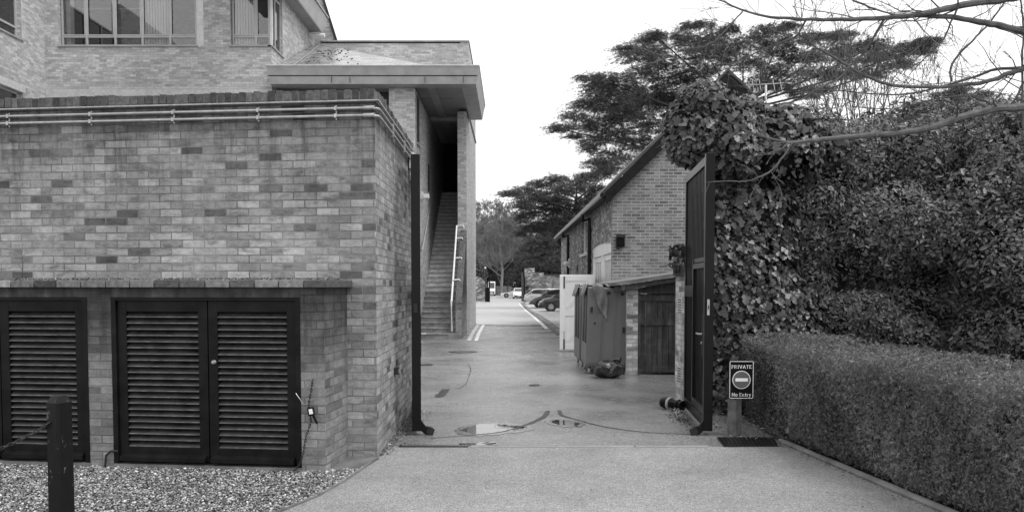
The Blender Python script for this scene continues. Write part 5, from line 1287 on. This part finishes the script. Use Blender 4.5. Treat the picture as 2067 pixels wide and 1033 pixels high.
q = P(1048.0, 600, 112); car('hatch', 'white', 'small white car facing the camera in front of the white van', (q.x, 109, 0), math.radians(90))
def van(label, px0, px1, y, h, front):
    a, b = P(px0, 590, y), P(px1, 590, y); w = b.x - a.x; L = 4.8; c = (a.x + b.x) / 2
    t = thing('white_van', (c, y, 0), label, 'van')
    m = MB(); prof = [(0,.35),(0,.95),(.12,1.12),(.75,1.25),(1.25,h-.12),(1.6,h),(L,h),(L,.35)]
    m.prism([(c - w/2, y + p, z) for p, z in prof], (w, 0, 0)); bd_ = m.build('body', PAINT['white'], t, bevel=.06)
    m = MB(); m.prism([(c - w*.42, y + .80, 1.30), (c - w*.42, y + 1.20, h - .22), (c + w*.42, y + 1.20, h - .22), (c + w*.42, y + .80, 1.30)], (0, -.03, .03)); m.build('windscreen', 'glass', bd_)
    for s in (-1, 1):
        m = MB(); m.ball((c + s*w*.38, y + .02, .8), .12, 10, (1, .5, .8)); m.build('headlight', 'rim', bd_)
        m = MB(); m.prism([(c + s*(w/2+.002), y + 1.0, 1.28), (c + s*(w/2+.002), y + 1.9, 1.28), (c + s*(w/2+.002), y + 1.9, h - .3), (c + s*(w/2+.002), y + 1.35, h - .3)], (s*.01, 0, 0)); m.build('side_window', 'glass', bd_)
        for yy in (.85, 3.9):
            m = MB(); m.lathe((c + s*(w/2 - .2), y + yy, .33), (s, 0, 0), [(0,.3),(.02,.33),(.18,.33),(.21,.28)], 20); wh = m.build('wheel', 'tyre', t, smooth=True)
            m = MB(); m.lathe((c + s*(w/2 + .011), y + yy, .33), (s, 0, 0), [(0,.2),(.01,.2)], 16); m.build('rim', 'rim', wh)
    m = MB(); m.box(c - w*.4, c + w*.4, y - .03, y - .002, .45, .75); m.build('grille', 'plastic_dark', bd_)
    MB().box(c - .26, c + .26, y - .045, y - .032, .5, .6).build('number_plate', 'white', bd_)
van('white van parked behind the small white car by the far gate post', 1036, 1053, 117, 2.3, True)
van('white van parked beyond the far gate on the left', 985, 999, 140, 2.5, True)

# ================================================================== TREES
def grow(m, p, d, L, r, depth, spread=.5, up=.15, seg=3, n=5, kids=(3, 4), shrink=.62, rmin=.004, wob=.12):
    pts = [Vector(p)]; rs_ = [r]; d = Vector(d).normalized()
    for i in range(seg):
        d = (d + Vector((rnd.gauss(0, wob), rnd.gauss(0, wob), rnd.gauss(0, wob) + up * .3))).normalized()
        pts.append(pts[-1] + d * (L / seg)); rs_.append(max(rmin, r * (1 - .55 * (i + 1) / seg)))
    m.tube(pts, rs_, n, False)
    if depth <= 0: return
    for k in range(rnd.randint(*kids)):
        f = rnd.uniform(.3, 1.0); i = min(int(f * seg), seg - 1); q = pts[i].lerp(pts[i+1], f * seg - i)
        dd = (d + Vector((rnd.gauss(0, spread), rnd.gauss(0, spread), rnd.gauss(0, spread) + up))).normalized()
        grow(m, q, dd, L * shrink * rnd.uniform(.7, 1.15), max(rmin, rs_[i] * .55), depth - 1, spread, up, max(2, seg - 1), max(3, n - 1), kids, shrink, rmin, wob)
# foreground bare tree, trunk out of frame to the right
tt = thing('bare_tree', (5.6, 6.8, 0), 'leafless tree reaching long pale branches in from the right edge', 'tree')
tk = MB(); tk.tube([(5.6, 6.8, 0), (5.55, 6.8, 1.5), (5.6, 6.75, 3.0), (5.5, 6.7, 4.4), (5.4, 6.7, 6.2)], [.17, .14, .12, .09, .05], 14); tk.build('trunk', 'bark', tt, smooth=True)
def branch(px, Y0, Y1, r0, r1, start=None, twigs=14, tl=.45, sp=.55, upb=.1, depth=2):
    n_ = len(px); pts = [P(x, y, Y0 + (Y1 - Y0) * i / (n_ - 1)) for i, (x, y) in enumerate(px)]
    if start is not None: pts = [Vector(start)] + pts
    # catmull
    C = []
    for i in range(len(pts) - 1):
        p0, p1, p2, p3 = pts[max(i-1,0)], pts[i], pts[i+1], pts[min(i+2, len(pts)-1)]
        for k in range(5):
            f = k / 5; C.append(.5*((2*p1)+(-p0+p2)*f+(2*p0-5*p1+4*p2-p3)*f*f+(-p0+3*p1-3*p2+p3)*f**3) + Vector((rnd.gauss(0,.002), 0, rnd.gauss(0,.002))))
    C.append(pts[-1]); N_ = len(C)
    rr = [(r0 + (r1 - r0) * i / (N_-1)) * (1 + rnd.uniform(-.06, .06)) for i in range(N_)]
    m = MB(); m.tube(C, rr, 8)
    for k in range(twigs):
        i = rnd.randint(int(N_*.12), N_ - 2); dv = (C[i+1] - C[i]).normalized()
        d = (dv * .7 + Vector((rnd.gauss(0, sp), rnd.gauss(0, sp * .5), rnd.gauss(0, sp) + upb))).normalized()
        grow(m, C[i], d, tl * rnd.uniform(.5, 1.4), max(.0025, rr[i] * .28), depth, .45, .05, 4, 5, (1, 3), .66, .0016, .16)
    return m.build('branch', 'bark', tt, smooth=True)
branch([(2100, 212), (2067, 216), (2000, 222), (1930, 240), (1870, 260), (1800, 270), (1700, 277), (1640, 284), (1590, 287), (1540, 276), (1500, 262)], 6.2, 5.4, .036, .006, (5.55, 6.8, 3.1), 12, .3)
branch([(2100, -25), (2030, -2), (1960, 8), (1900, 20), (1850, 30), (1780, 37), (1700, 40), (1600, 38), (1530, 30), (1450, 0)], 6.4, 5.8, .036, .005, (5.5, 6.7, 4.6), 22, .4)
branch([(1850, 32), (1920, 35), (1980, 45), (2030, 55), (2080, 68)], 6.2, 6.4, .014, .03, None, 6, .5)
branch([(2100, 130), (2067, 140), (2030, 150), (2000, 163), (1940, 172), (1880, 176), (1800, 172), (1740, 150), (1690, 120), (1640, 90), (1631, 70)], 6.6, 6.2, .024, .005, (5.6, 6.8, 3.6), 22, .45)
branch([(2067, 138), (2010, 140), (1960, 158), (1890, 178), (1830, 190), (1760, 190), (1670, 182), (1600, 190)], 6.7, 7.2, .014, .003, None, 16, .4)
branch([(1920, 165), (1922, 130), (1960, 85), (1985, 60), (2010, 30), (2035, -5)], 6.5, 6.6, .010, .006, None, 8, .4)
branch([(1937, 10), (1920, 45), (1900, 85), (1860, 125), (1835, 152)], 6.2, 6.4, .008, .003, None, 5, .3)
branch([(1783, 42), (1765, 75), (1745, 105), (1715, 135), (1690, 160), (1650, 180), (1620, 200), (1570, 210), (1500, 205), (1440, 195)], 6.1, 6.3, .010, .003, None, 6, .3)
branch([(1627, 40), (1610, 70), (1580, 85), (1540, 100), (1490, 125), (1450, 130), (1425, 120)], 6.0, 6.2, .007, .003, None, 4, .25)
branch([(1720, 0), (1765, 18), (1805, 30)], 6.2, 6.0, .008, .006, None, 5, .3)
branch([(1498, 25), (1470, 55), (1440, 85), (1400, 98), (1375, 86)], 5.8, 5.8, .006, .002, None, 4, .2)
branch([(1600, 286), (1570, 330), (1545, 352), (1510, 366), (1480, 366), (1440, 366)], 5.45, 5.4, .007, .003, None, 5, .15)
branch([(1595, 287), (1575, 300), (1545, 312), (1505, 318)], 5.45, 5.4, .006, .002, None, 4, .12)
branch([(2067, 165), (2030, 220), (1960, 195), (1890, 200), (1830, 215), (1780, 220), (1720, 215)], 6.6, 6.9, .010, .003, None, 10, .35)
branch([(1770, 275), (1800, 220), (1810, 200), (1840, 160)], 5.6, 6.0, .006, .003, None, 5, .25)
branch([(2090, 300), (2066, 250), (2064, 120), (2066, 60), (2060, 0)], 6.6, 6.6, .012, .006, (5.3, 6.8, 2.3), 12, .5)

# bare twiggy shrub showing above the evergreen mass
t = thing('bare_shrub', P(1760, 300, 13), 'leafless upright shrub whose twigs rise above the evergreen shrubs', 'shrub')
m = MB()
for i in range(34):
    px = rnd.uniform(1640, 1900); q = P(px, rnd.uniform(240, 300), 13.2 + rnd.uniform(-.4, .4)); 
    hgt = rnd.uniform(.35, 1.25) * (1.0 if 1660 < px < 1880 else .6)
    grow(m, q, (rnd.gauss(0, .3), rnd.gauss(0, .2), 1), hgt, .011, 3, .4, .25, 4, 5, (2, 4), .6, .0032, .1)
m.build('twigs', 'bark', t)
for i in range(8):
    q = P(1620 + i * 40, 500, 13.2); MB().tube([(q.x, 13.2, 0), (q.x + rnd.uniform(-.2, .2), 13.2, 2), (q.x + rnd.uniform(-.2,.2), 13.2, P(1700, 260, 13.2).z)], [.03, .02, .01], 6).build('stem', 'bark', t)

# ---- ivy
def E(px, py, Y, rx, ry, rz): q = P(px, py, Y); return (q.x, Y, q.z, rx, ry, rz)
iv = thing('ivy', (3.2, 11, 0), 'large leaved ivy smothering the wall end beside the right gate', 'ivy')
gw = thing('garden_wall', (6, 12.4, 0), 'brick garden wall hidden under ivy and shrubs right of the gate', 'wall')
MB().box(P(1440, 600, 11.9).x, 14, 11.9, 12.2, 0, 3.3).build('brickwork', 'brick_low', gw)
els = [E(1425, 222, 11.3, .34, .45, .36), E(1400, 275, 11.2, .36, .45, .36), E(1480, 300, 11.3, .55, .55, .55), E(1376, 260, 11.3, .20, .3, .36), E(1560, 310, 11.5, .6, .6, .5), E(1505, 245, 11.6, .36, .4, .30), E(1570, 262, 11.6, .4, .4, .3),E(1620,290,11.6,.5,.5,.35),
       E(1500, 450, 11.4, .68, .42, .9), E(1505, 560, 11.35, .72, .45, .9), E(1505, 680, 11.3, .75, .5, .9), E(1500, 800, 11.1, .7, .5, .7), E(1470, 840, 10.8, .35, .4, .4), E(1560, 660, 11.4, .65, .5, .8), E(1570, 780, 11.1, .6, .55, .7), E(1440, 600, 11.3, .4, .4, 1.7)]
p, nr = ellipsoid_pts(els, 1800, .5, .86, lambda p: (p[:, 1] < 11.9), lump=.10, lf=5)
keep = ~((p[:, 0] < P(1445, 500, 9.5).x + .10) & (p[:, 2] < 3.05)) & ~((np.abs(p[:,0]-P(1590,0,11).x)<.35)&(np.abs(p[:,2]-P(1590,345,11).z)<.22)&(rng.random(len(p))<.9))
p, nr = p[keep], nr[keep]; n = len(p)
nr = unit(nr + rng.normal(0, .5, (n, 3)) + np.array([0, -.3, .6]))
t1, t2, nn = frames(nr, (0, 0, 1), rng.normal(0, .6, n))
o = cloud('foliage', 'leaf_ivy', p, t1, t2, nn, rng.gamma(5, .0115, n).clip(.025, .14) + .012, *IVY, parent=iv); o['label'] = 'large pale edged ivy leaves'
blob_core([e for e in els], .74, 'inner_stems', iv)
m = MB()
for (px, py, Y) in ((1388, 320, 11.0), (1350, 300, 11.2), (1372, 470, 11.1), (1378, 545, 11.0)):
    m = MB(); grow(m, P(px + 15, py - 10, Y), (-1, 0, -.1), .30, .006, 2, .5, 0, 4, 4, (1, 2), .6, .002, .2); m.build('trailing_stem', 'bark', iv)
# tuft of ivy on the pier cap
els2 = [E(1374, 530, 11.3, .1, .12, .10), E(1364, 508, 11.3, .07, .08, .07), E(1382, 508, 11.25, .08, .08, .1)]
p, nr = ellipsoid_pts(els2, 700, .1, .7); n = len(p); t1, t2, nn = frames(unit(nr + rng.normal(0, .5, (n, 3))), (0, 0, 1), rng.normal(0, .5, n))
iv2 = thing('ivy_tuft', P(1374, 545, 11.3), 'small tuft of ivy sprouting on the cap of the pale gate pier', 'ivy'); cloud('foliage', 'leaf_ivy', p, t1, t2, nn, rng.uniform(.04, .09, n), *IVY, parent=iv2)
# ---- evergreen shrubs (three masses)
def shrub(label, els, dens, size, name='evergreen_shrub', mat='leaf_shrub', lump=.24, lf=2.6, region=None, jit=.5, seed=3):
    e0 = els[0]; t = thing(name, (e0[0], e0[1], 0), label, 'shrub', 'evergreen shrubs behind the hedge')
    p, nr = ellipsoid_pts(els, dens * 1.6, jit, .86, region, lump, lf, seed)
    gap = snoise(p, 2.2, seed + 9) + .5 * snoise(p, 6, seed + 4)
    p, nr = p[gap > -.75], nr[gap > -.75]; n = len(p)
    nr = unit(nr + rng.normal(0, .55, (n, 3)) + np.array([0, -.1, .35])); t1, t2, nn = frames(nr, (0, 0, 1), rng.uniform(0, 6.28, n))
    v = (.5 * rng.random(n) + .5 * (snoise(p, 1.6, seed + 2) * .5 + .5)).clip(0, 1)
    cloud('foliage', mat, p, t1, t2 * rng.uniform(.8, 1.2, (n, 1)), nn, rng.gamma(4, size / 3.6, n).clip(.015, .11) + .006, *LEAF, parent=t, val=v)
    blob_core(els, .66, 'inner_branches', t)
    return t
vis = lambda p: (p[:, 1] < 13.4)
shrub('glossy evergreen shrub rising beside the ivy, left of the shrub group', [E(1640, 300, 12.3, .75, .7, .55), E(1700, 330, 12.1, .7, .7, .6), E(1640, 420, 12.0, .7, .7, .7), E(1720, 480, 11.9, .7, .75, .7), E(1640, 560, 12.0, .6, .6, .7), E(1700, 640, 11.8, .6, .6, .6)], 2000, .036, region=vis, seed=3)
shrub('broad evergreen shrub in the middle of the group behind the hedge', [E(1830, 320, 12.2, .95, .8, .7), E(1790, 440, 11.8, .75, .7, .6), E(1880, 470, 11.6, .7, .7, .6), E(1830, 600, 12.1, .9, .6, .7), E(1800, 680, 11.8, .7, .6, .5)], 1800, .040, region=vis, seed=5)
shrub('dense evergreen shrub at the right edge behind the hedge', [E(2010, 310, 12.0, .9, .8, .75), E(2080, 360, 11.4, .8, .8, .8), E(1990, 430, 11.5, .7, .7, .55), E(2080, 520, 11.0, .8, .8, .7), E(2000, 600, 11.6, .8, .6, .7), E(2050, 680, 11.0, .8, .6, .5), E(2160, 420, 11, .8, .8, 1.6)], 1800, .038, region=lambda p: (p[:,1] < 13.2) & (p[:,0] < 9.0), seed=7)
# ---- hedge
hd = thing('clipped_hedge', (3.6, 7, 0), 'long clipped yew hedge running along the right side of the driveway', 'hedge')
k0, k1 = G(1571, 893), G(1902, 1036); dh = (k1 - k0).normalized(); nh = Vector((-dh.y, dh.x, 0));
if nh.x < 0: nh = -nh                    # nh: into the hedge (to the right)
ho = k0 + nh * .03; HH = .99; WD = 1.3; LN = 7.2; back = -3.4
def hp(s, w, z): return Vector((ho.x, ho.y, 0)) + dh * s + nh * w + Vector((0, 0, z))
def hsurf(n, which):
    s = rng.uniform(0, 1, n) ** .9
    if which == 'front': S_ = s * LN - .0; w = np.zeros(n); z = rng.uniform(.03, HH, n); nv = -nh
    elif which == 'top': S_ = rng.uniform(back, LN, n); w = rng.uniform(0, WD, n); z = np.full(n, HH); nv = Vector((0, 0, 1))
    else: S_ = np.zeros(n); w = rng.uniform(0, WD, n); z = rng.uniform(.03, HH, n); nv = -dh
    return S_, w, z, nv
PP, NN = [], []
for which, cnt in (('front', 120000), ('top', 52000), ('end', 8000)):
    S_, w, z, nv = hsurf(cnt, which)
    if which == 'top':       # behind the front corner the hedge edge drifts right
        w = w + np.where(S_ < 0, -S_ * .18, 0)
        ok = ~((S_ < 0) & (rng.random(cnt) < .1)); S_, w, z = S_[ok], w[ok], z[ok]; cnt = len(S_)
    if which == 'end': S_ = S_ + back * (w / WD); w = w * .5 + 0
    b = np.stack([ho.x + dh.x*S_ + nh.x*w, ho.y + dh.y*S_ + nh.y*w, z], 1)
    bulge = snoise(b, 3.0, 11) * .035 + snoise(b, 10, 12) * .024
    edge_r = np.where(which == 'top', np.exp(-((w) / .10) ** 2) * -.04, 0)
    nvv = np.array(nv)[None, :]; b = b + nvv * (bulge + edge_r + (rng.random(cnt) ** .7 - .7) * .13)[:, None]
    if which == 'front':
        b = b - nvv * (np.clip((.16 - z) / .16, 0, 1) * .13)[:, None] - nvv * (np.clip((z - HH + .08) / .08, 0, 1) * .05)[:, None]
        b = b[b[:, 2] > .04]
    PP.append(b); NN.append(np.tile(nvv, (len(b), 1)))
p = np.concatenate(PP); nr = np.concatenate(NN); n = len(p)
nr = unit(nr + rng.normal(0, .75, (n, 3))); t1, t2, nn = frames(nr, (0, 0, 1), rng.uniform(0, 6.28, n))
v = (.6 * rng.random(n) + .4 * (snoise(p, 2.5, 21) * .5 + .5)).clip(0, 1)
cloud('foliage', 'leaf_hedge', p, t1, t2, nn, rng.gamma(4, .0066, n).clip(.012, .06), *SPRIG, parent=hd, val=v)
m = MB(); i_ = .12
m.add([hp(0+i_, i_, .02), hp(LN, i_, .02), hp(LN, WD - i_, .02), hp(back, WD + .5, .02), hp(back, .6, .02), hp(0+i_, i_, HH - i_), hp(LN, i_, HH - i_), hp(LN, WD - i_, HH - i_), hp(back, WD + .5, HH - i_), hp(back, .6, HH - i_)],
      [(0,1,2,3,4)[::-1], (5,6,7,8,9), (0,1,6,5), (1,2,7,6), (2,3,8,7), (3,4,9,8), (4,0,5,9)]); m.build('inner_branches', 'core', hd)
# timber edging log
m = MB(); kk = [k + nh * .02 for k in kerb[:5]]; 
m.tube([(k.x, k.y, .02) for k in [kk[0]] + [kk[0].lerp(kk[3], f) for f in (.15, .3, .45, .6, .75, .9)] + kk[3:5]], [.028, .034, .03, .035, .033, .036, .033, .036, .036], 8)
tag(m.build('edging_log', 'concrete_dark', smooth=True), 'low rounded edging along the foot of the hedge', 'edging')
n = 500; f_ = rng.random(n); pp = np.stack([kerb[0].x + (kerb[3].x-kerb[0].x)*f_ + rng.normal(-.0, .06, n), kerb[0].y + (kerb[3].y-kerb[0].y)*f_, rng.uniform(.01, .03, n)], 1)
litter('leaf_litter', pp, .02, 'small dry leaves caught against the hedge edging')
n = 260; pp = np.stack([rng.uniform(2.35, 3.0, n), rng.uniform(8.7, 10.6, n), rng.uniform(.01, .03, n)], 1)
litter('leaf_litter', pp, .04, 'dead leaves on the soil behind the private sign')
n = 90; pp = np.stack([rng.uniform(-1.5, 2.8, n), rng.uniform(5, 13, n), rng.uniform(.009, .012, n)], 1)
litter('leaf_litter', pp, .018, 'scattered leaf specks on the driveway and wet tarmac')

# ---- cedars
def cedar(name, label, trunk, pads, Y, dens, size, depth=3.0, seed=1, group='cedar trees behind the coach house', rt=.45):
    """pads: (px, py, half width px, half height px) of each foliage plate"""
    tx, tb, ttp = trunk; q = P(tx, 500, Y); t = thing(name, (q.x, Y, 0), label, 'tree', group)
    m = MB(); top = P(tx, ttp, Y); base = Vector((q.x, Y, 0)); r0 = rt
    cl = [base, base.lerp(top, .35) + Vector((.2, 0, 0)), base.lerp(top, .7) + Vector((-.15, 0, 0)), top]
    m.tube(cl, [r0, r0*.8, r0*.4, r0*.06], 12); m.build('trunk', 'bark_dark', t, smooth=True)
    mpp = Y / F; lm = MB(); A, B, C_, D_ = [], [], [], []
    for (px, py, hw_, hh_) in pads:
        px += 10 if px < 1200 and Y == 45 else 0; g1, g2, g3_ = rnd.uniform(0, 6), rnd.uniform(0, 6), rnd.uniform(0, 6)
        hh_ *= 1.2
        yc = Y + rnd.uniform(-depth, depth); c = P(px, py, yc); Wm, Hm = hw_ * mpp, hh_ * mpp
        f = min(.95, max(.15, (c.z - .8) / top.z)); s = base.lerp(top, min(.97, f * .92)); mid = s.lerp(c, .5) + Vector((0, 0, -.25))
        side = 1 if c.x > q.x else -1
        tipp = c + Vector((side * Wm * .5, 0, Hm * .1))
        if rnd.random() < .28: lm.tube([s, mid, c + Vector((0, 0, -Hm * .3)), tipp], [.07, .045, .03, .01], 6)
        ns = int(dens * Wm * max(Hm, .35) * 40)
        # sprays: short twigs fanning out, each carrying tufts
        for _ in range(ns):
            u, v_, w_ = rnd.uniform(-1, 1), rnd.uniform(-1, 1), rnd.uniform(-1, 1)
            if u*u + v_*v_ * .8 + w_*w_ * .6 > 1.1: continue
            if math.sin(5*u + g1) * math.sin(4*w_ + g2) + .5 * math.sin(6*v_ + 4*u + g3_) > .45: continue
            lay = round(v_ * 2.2) / 2.2 + rnd.gauss(0, .14)
            st0 = c + Vector((u * Wm, w_ * Wm * .7, lay * Hm * .85))
            dv = Vector((u * .9 + side * .55 + rnd.gauss(0, .35), w_ * .6 + rnd.gauss(0, .35), .10 + rnd.gauss(0, .16) - .25 * abs(u) )).normalized()
            L = rnd.uniform(.35, .95) * size * (4.2 if rnd.random() < .82 else 8.5); k = max(3, int(L / (size * .42)))
            for i in range(k):
                pz = st0 + dv * L * (i / k - .3) + Vector((0, 0, -.10 * (i / k) ** 2))
                sz = size * 1.0 * (1.15 - .55 * i / k) * rnd.uniform(.8, 1.2)
                A.append(pz + Vector((rnd.gauss(0, .05), rnd.gauss(0, .05), rnd.gauss(0, .025)))); B.append(dv); C_.append(sz); D_.append(rnd.random())
    lm.build('limbs', 'bark_dark', t, smooth=True)
    p = np.array([tuple(a) for a in A]); d = np.array([tuple(b) for b in B]); n = len(p)
    d = unit(d + rng.normal(0, .35, (n, 3))); up = unit(np.array([0, 0, 1.0]) + rng.normal(0, .35, (n, 3))); t1 = unit(np.cross(d, up)); nn = np.cross(t1, d)
    cloud('crown', 'leaf_cedar', p, t1, d, nn, np.array(C_), *NEEDLE, parent=t, val=np.array(D_))
    return t
pads = []
prof = [(1105,1180,205,265),(1150,1260,150,250),(1180,1330,250,330),(1240,1420,95,200),(1200,1340,190,290),(1290,1420,65,130),(1370,1470,45,120),(1400,1560,90,190),(1540,1700,45,140),(1480,1640,100,200),(1600,1740,60,150),(1700,1860,75,150),(1780,1895,80,125),(1620,1800,130,190),(1540,1700,150,200),(1300,1420,150,260),(1250,1350,290,350),(1180,1230,280,330)]
CP = [(1120,258,22,7),(1148,235,28,9),(1178,212,32,9),(1165,255,30,9),(1150,275,14,5),(1195,180,40,10),(1180,158,32,6),(1235,165,45,12),(1225,205,50,16),(1270,215,48,18),(1215,245,42,12),(1262,185,48,14),
      (1200,285,34,11),(1178,300,16,7),(1240,270,46,15),(1225,315,34,12),(1195,330,24,9),(1290,290,48,16),(1275,325,34,12),(1320,250,50,18),(1310,200,50,20),(1300,150,42,14),(1285,115,34,12),(1265,100,26,8),(1320,100,36,10),
      (1325,72,24,7),(1305,85,20,6),(1340,130,44,14),(1360,170,50,18),(1385,210,40,18),(1375,75,22,8),(1395,55,22,7),(1420,52,22,7),(1400,90,40,12),(1440,75,34,10),(1430,110,46,14),(1410,145,46,16),(1475,60,22,6),(1470,95,42,12),
      (1500,125,46,14),(1520,85,38,10),(1550,65,34,9),(1590,55,24,6),(1565,100,46,13),(1610,80,40,10),(1660,78,42,9),(1700,72,30,6),(1610,120,48,12),(1560,145,46,12),(1580,175,40,10),(1640,150,46,11),(1530,170,40,12),(1625,190,34,9),
      (1670,110,46,11),(1720,100,42,10),(1765,90,30,8),(1740,125,44,10),(1700,150,40,9),(1790,112,40,8),(1830,95,30,6),(1865,88,26,6),(1810,130,34,7),(1850,105,30,6),(1760,150,34,7),(1655,180,26,6),(1885,82,14,4),(1260,235,40,12),(1345,205,44,16)]
cedar('cedar_tree', 'huge dark cedar with flat spreading plates of foliage above the coach house', (1500, 0, 150), CP, 45, 15.5, .22, 3.2)
C2 = [(1030,392,22,5),(1060,385,26,7),(1090,372,28,8),(1120,362,26,7),(1075,402,34,9),(1110,395,36,12),(1150,378,34,12),(1180,360,28,10),(1200,385,30,14),(1095,425,38,12),(1140,415,40,16),(1060,440,22,8),(1075,460,24,9),(1110,455,40,14),(1150,450,40,16),(1190,420,34,18),(1090,490,30,10),(1125,490,36,14),(1060,415,22,7),(1215,350,26,10),(1050,472,12,5),(1160,490,30,14),(1100,520,40,14),(1135,530,30,14),(1070,505,22,8),(1230,340,22,10)]
cedar('cedar_tree', 'smaller dark cedar leaning over the far end of the coach house roof', (1165, 0, 370), C2, 62, 13, .27, 3.0, 2)
C3 = [(1850,222,40,7),(1890,212,44,8),(1930,205,40,7),(1960,195,28,6),(1910,190,26,5),(1940,180,22,5),(1870,235,44,8),(1820,240,26,6),(1925,225,44,8),(1975,215,24,5),(1985,190,14,4),(1905,245,60,12),(2030,215,22,10),(2050,225,26,12),(1980,238,40,10)]
cedar('cedar_tree', 'distant flat topped cedar rising just above the evergreen shrubs', (1920, 0, 185), C3, 60, 13, .24, 2.0, 3)
# ---- far wood
def bare_far(px, Y, top, w, label, seed):
    rr = random.Random(seed); q = P(px, 580, Y); h = P(px, top, Y).z; t = thing('bare_woodland_tree', (q.x, Y, 0), label, 'tree', 'bare trees in the far wood')
    m = MB(); m.tube([(q.x, Y, 0), (q.x + .3, Y, h*.35), (q.x - .2, Y, h*.7), (q.x, Y, h*.97)], [.30, .22, .12, .03], 8); m.build('trunk', 'bark_far', t, smooth=True)
    A, B, C_, W_ = [], [], [], []
    def rec(p, d, L, dep, wd):
        e = p + d * L; A.append((p + e) / 2); B.append(d); C_.append(L); W_.append(wd)
        if dep == 0: return
        for _ in range(rr.choice((3, 3, 4))):
            s = p.lerp(e, rr.uniform(.35, 1)); dd = (d + Vector((rr.gauss(0, .42), rr.gauss(0, .42), rr.gauss(0, .3) + .22))).normalized(); rec(s, dd, L * rr.uniform(.5, .82), dep - 1, max(.03, wd * .6))
    for i in range(26):
        z = h * rr.uniform(.12, .9); a_ = rr.uniform(0, 6.28); L = w * (1.05 - z / h) * rr.uniform(.35, .6) + 1.0
        rec(Vector((q.x, Y, z)), Vector((math.cos(a_), math.sin(a_), rr.uniform(.3, .9))).normalized(), L, 5, .14)
    p = np.array([tuple(a) for a in A]); d = unit(np.array([tuple(b) for b in B])); n = len(p); L = np.array(C_); Wd = np.array(W_)
    view = np.tile([0, -1.0, 0], (n, 1)) + rng.normal(0, .5, (n, 3)); t1 = unit(np.cross(d, view)); nn = np.cross(t1, d)
    # three-sided twig, scaled per axis
    tmpl = ([(-.5,-.5,0),(.5,-.5,0),(0,-.5,.8),(-.2,.5,0),(.2,.5,0),(0,.5,.3)], [(0,1,4,3),(1,2,5,4),(2,0,3,5)])
    cloud('crown', 'twig_far', p, t1 * Wd[:, None], d * L[:, None], nn * Wd[:, None], np.ones(n), *tmpl, parent=t)
for i, (px, Y, top, w, lb) in enumerate([(1011, 150, 452, 7, 'pale bare tree with a straight light trunk standing before the far wood'), (968, 175, 412, 9, 'tall bare tree next to the stair building in the far wood'), (985, 190, 402, 10, 'bare tree making the highest point of the far wood'),
        (1003, 200, 398, 10, 'bare tree right of the highest point in the far wood'), (1024, 185, 408, 9, 'bare tree close to the leaning cedar in the far wood'), (1045, 195, 425, 9, 'bare tree half hidden behind the leaning cedar'), (950, 200, 420, 10, 'bare tree mostly hidden by the stair building'), (978,160,455,8,'lower bare tree in front of the tall ones beside the stair building'),(1035,165,450,8,'lower bare tree between the pale trunk and the leaning cedar')]):
    bare_far(px, Y, top, w, lb, i + 40)
els = []
for i in range(26):
    px = 935 + i * 11; Y = 165 + rnd.uniform(-8, 8); q = P(px, 560 + rnd.uniform(-8, 12), Y); els.append((q.x, Y, q.z - 1.0, 2.6, 2.0, rnd.uniform(3.2, 5.2)))
p, nr = ellipsoid_pts(els, 8, .8, .9, None, .6, .6); n = len(p); t1, t2, nn = frames(unit(nr + rng.normal(0, .5, (n, 3))), (0,0,1), rng.uniform(0, 6.28, n))
t = thing('woodland_undergrowth', (0, 165, 0), 'dark undergrowth along the foot of the far wood', 'undergrowth'); t['kind'] = 'stuff'
o = cloud('foliage', 'leaf_far', p, t1, t2, nn, rng.uniform(.3, .8, n), *TUFT, parent=t); blob_core(els, .9, 'thicket', t)
els = [E(1078, 535, 120, 2.6, 3, 3), E(1100, 520, 120, 3, 3, 4), E(1130, 510, 118, 4, 3, 4.5), E(1165, 500, 115, 4, 3, 5), E(1090, 555, 118, 4, 3, 2.5), E(1125, 555, 118, 4, 3, 3)]
t = thing('dark_conifer', (els[2][0], 118, 0), 'dark evergreen mass behind the stepped brick wall', 'tree')
p, nr = ellipsoid_pts(els, 30, 2.2, .9, None, .9, .8); n = len(p); t1, t2, nn = frames(unit(nr + rng.normal(0, .5, (n, 3))), (0,0,1), rng.uniform(0, 6.28, n))
cloud('crown', 'leaf_far', p, t1, t2, nn, rng.uniform(.25, .7, n), *TUFT, parent=t); blob_core(els, .9, 'branches', t)
MB().tube([(els[2][0], 118, 0), (els[2][0], 118, 8)], .3, 8).build('trunk', 'bark_dark', t)
els = [E(966, 545, 95, 1.0, .8, .8), E(976, 552, 95, .6, .8, .6), E(958, 535, 95, 1.0, .8, .9)]
t = thing('wall_bush', (els[0][0], 95, 0), 'dark bush showing above the curved brick wall', 'bush')
p, nr = ellipsoid_pts(els, 60, .3, .9, None, .2, 2); n = len(p); t1, t2, nn = frames(unit(nr + rng.normal(0, .5, (n, 3))), (0,0,1), rng.uniform(0, 6.28, n))
cloud('foliage', 'leaf_shrub', p, t1, t2, nn, rng.uniform(.12, .3, n), *TUFT, parent=t); blob_core(els, .85, 'branches', t)
MB().box(els[0][0]-.1, els[0][0]+.1, 95, 95.2, 0, 3).build('stem', 'bark_dark', t)
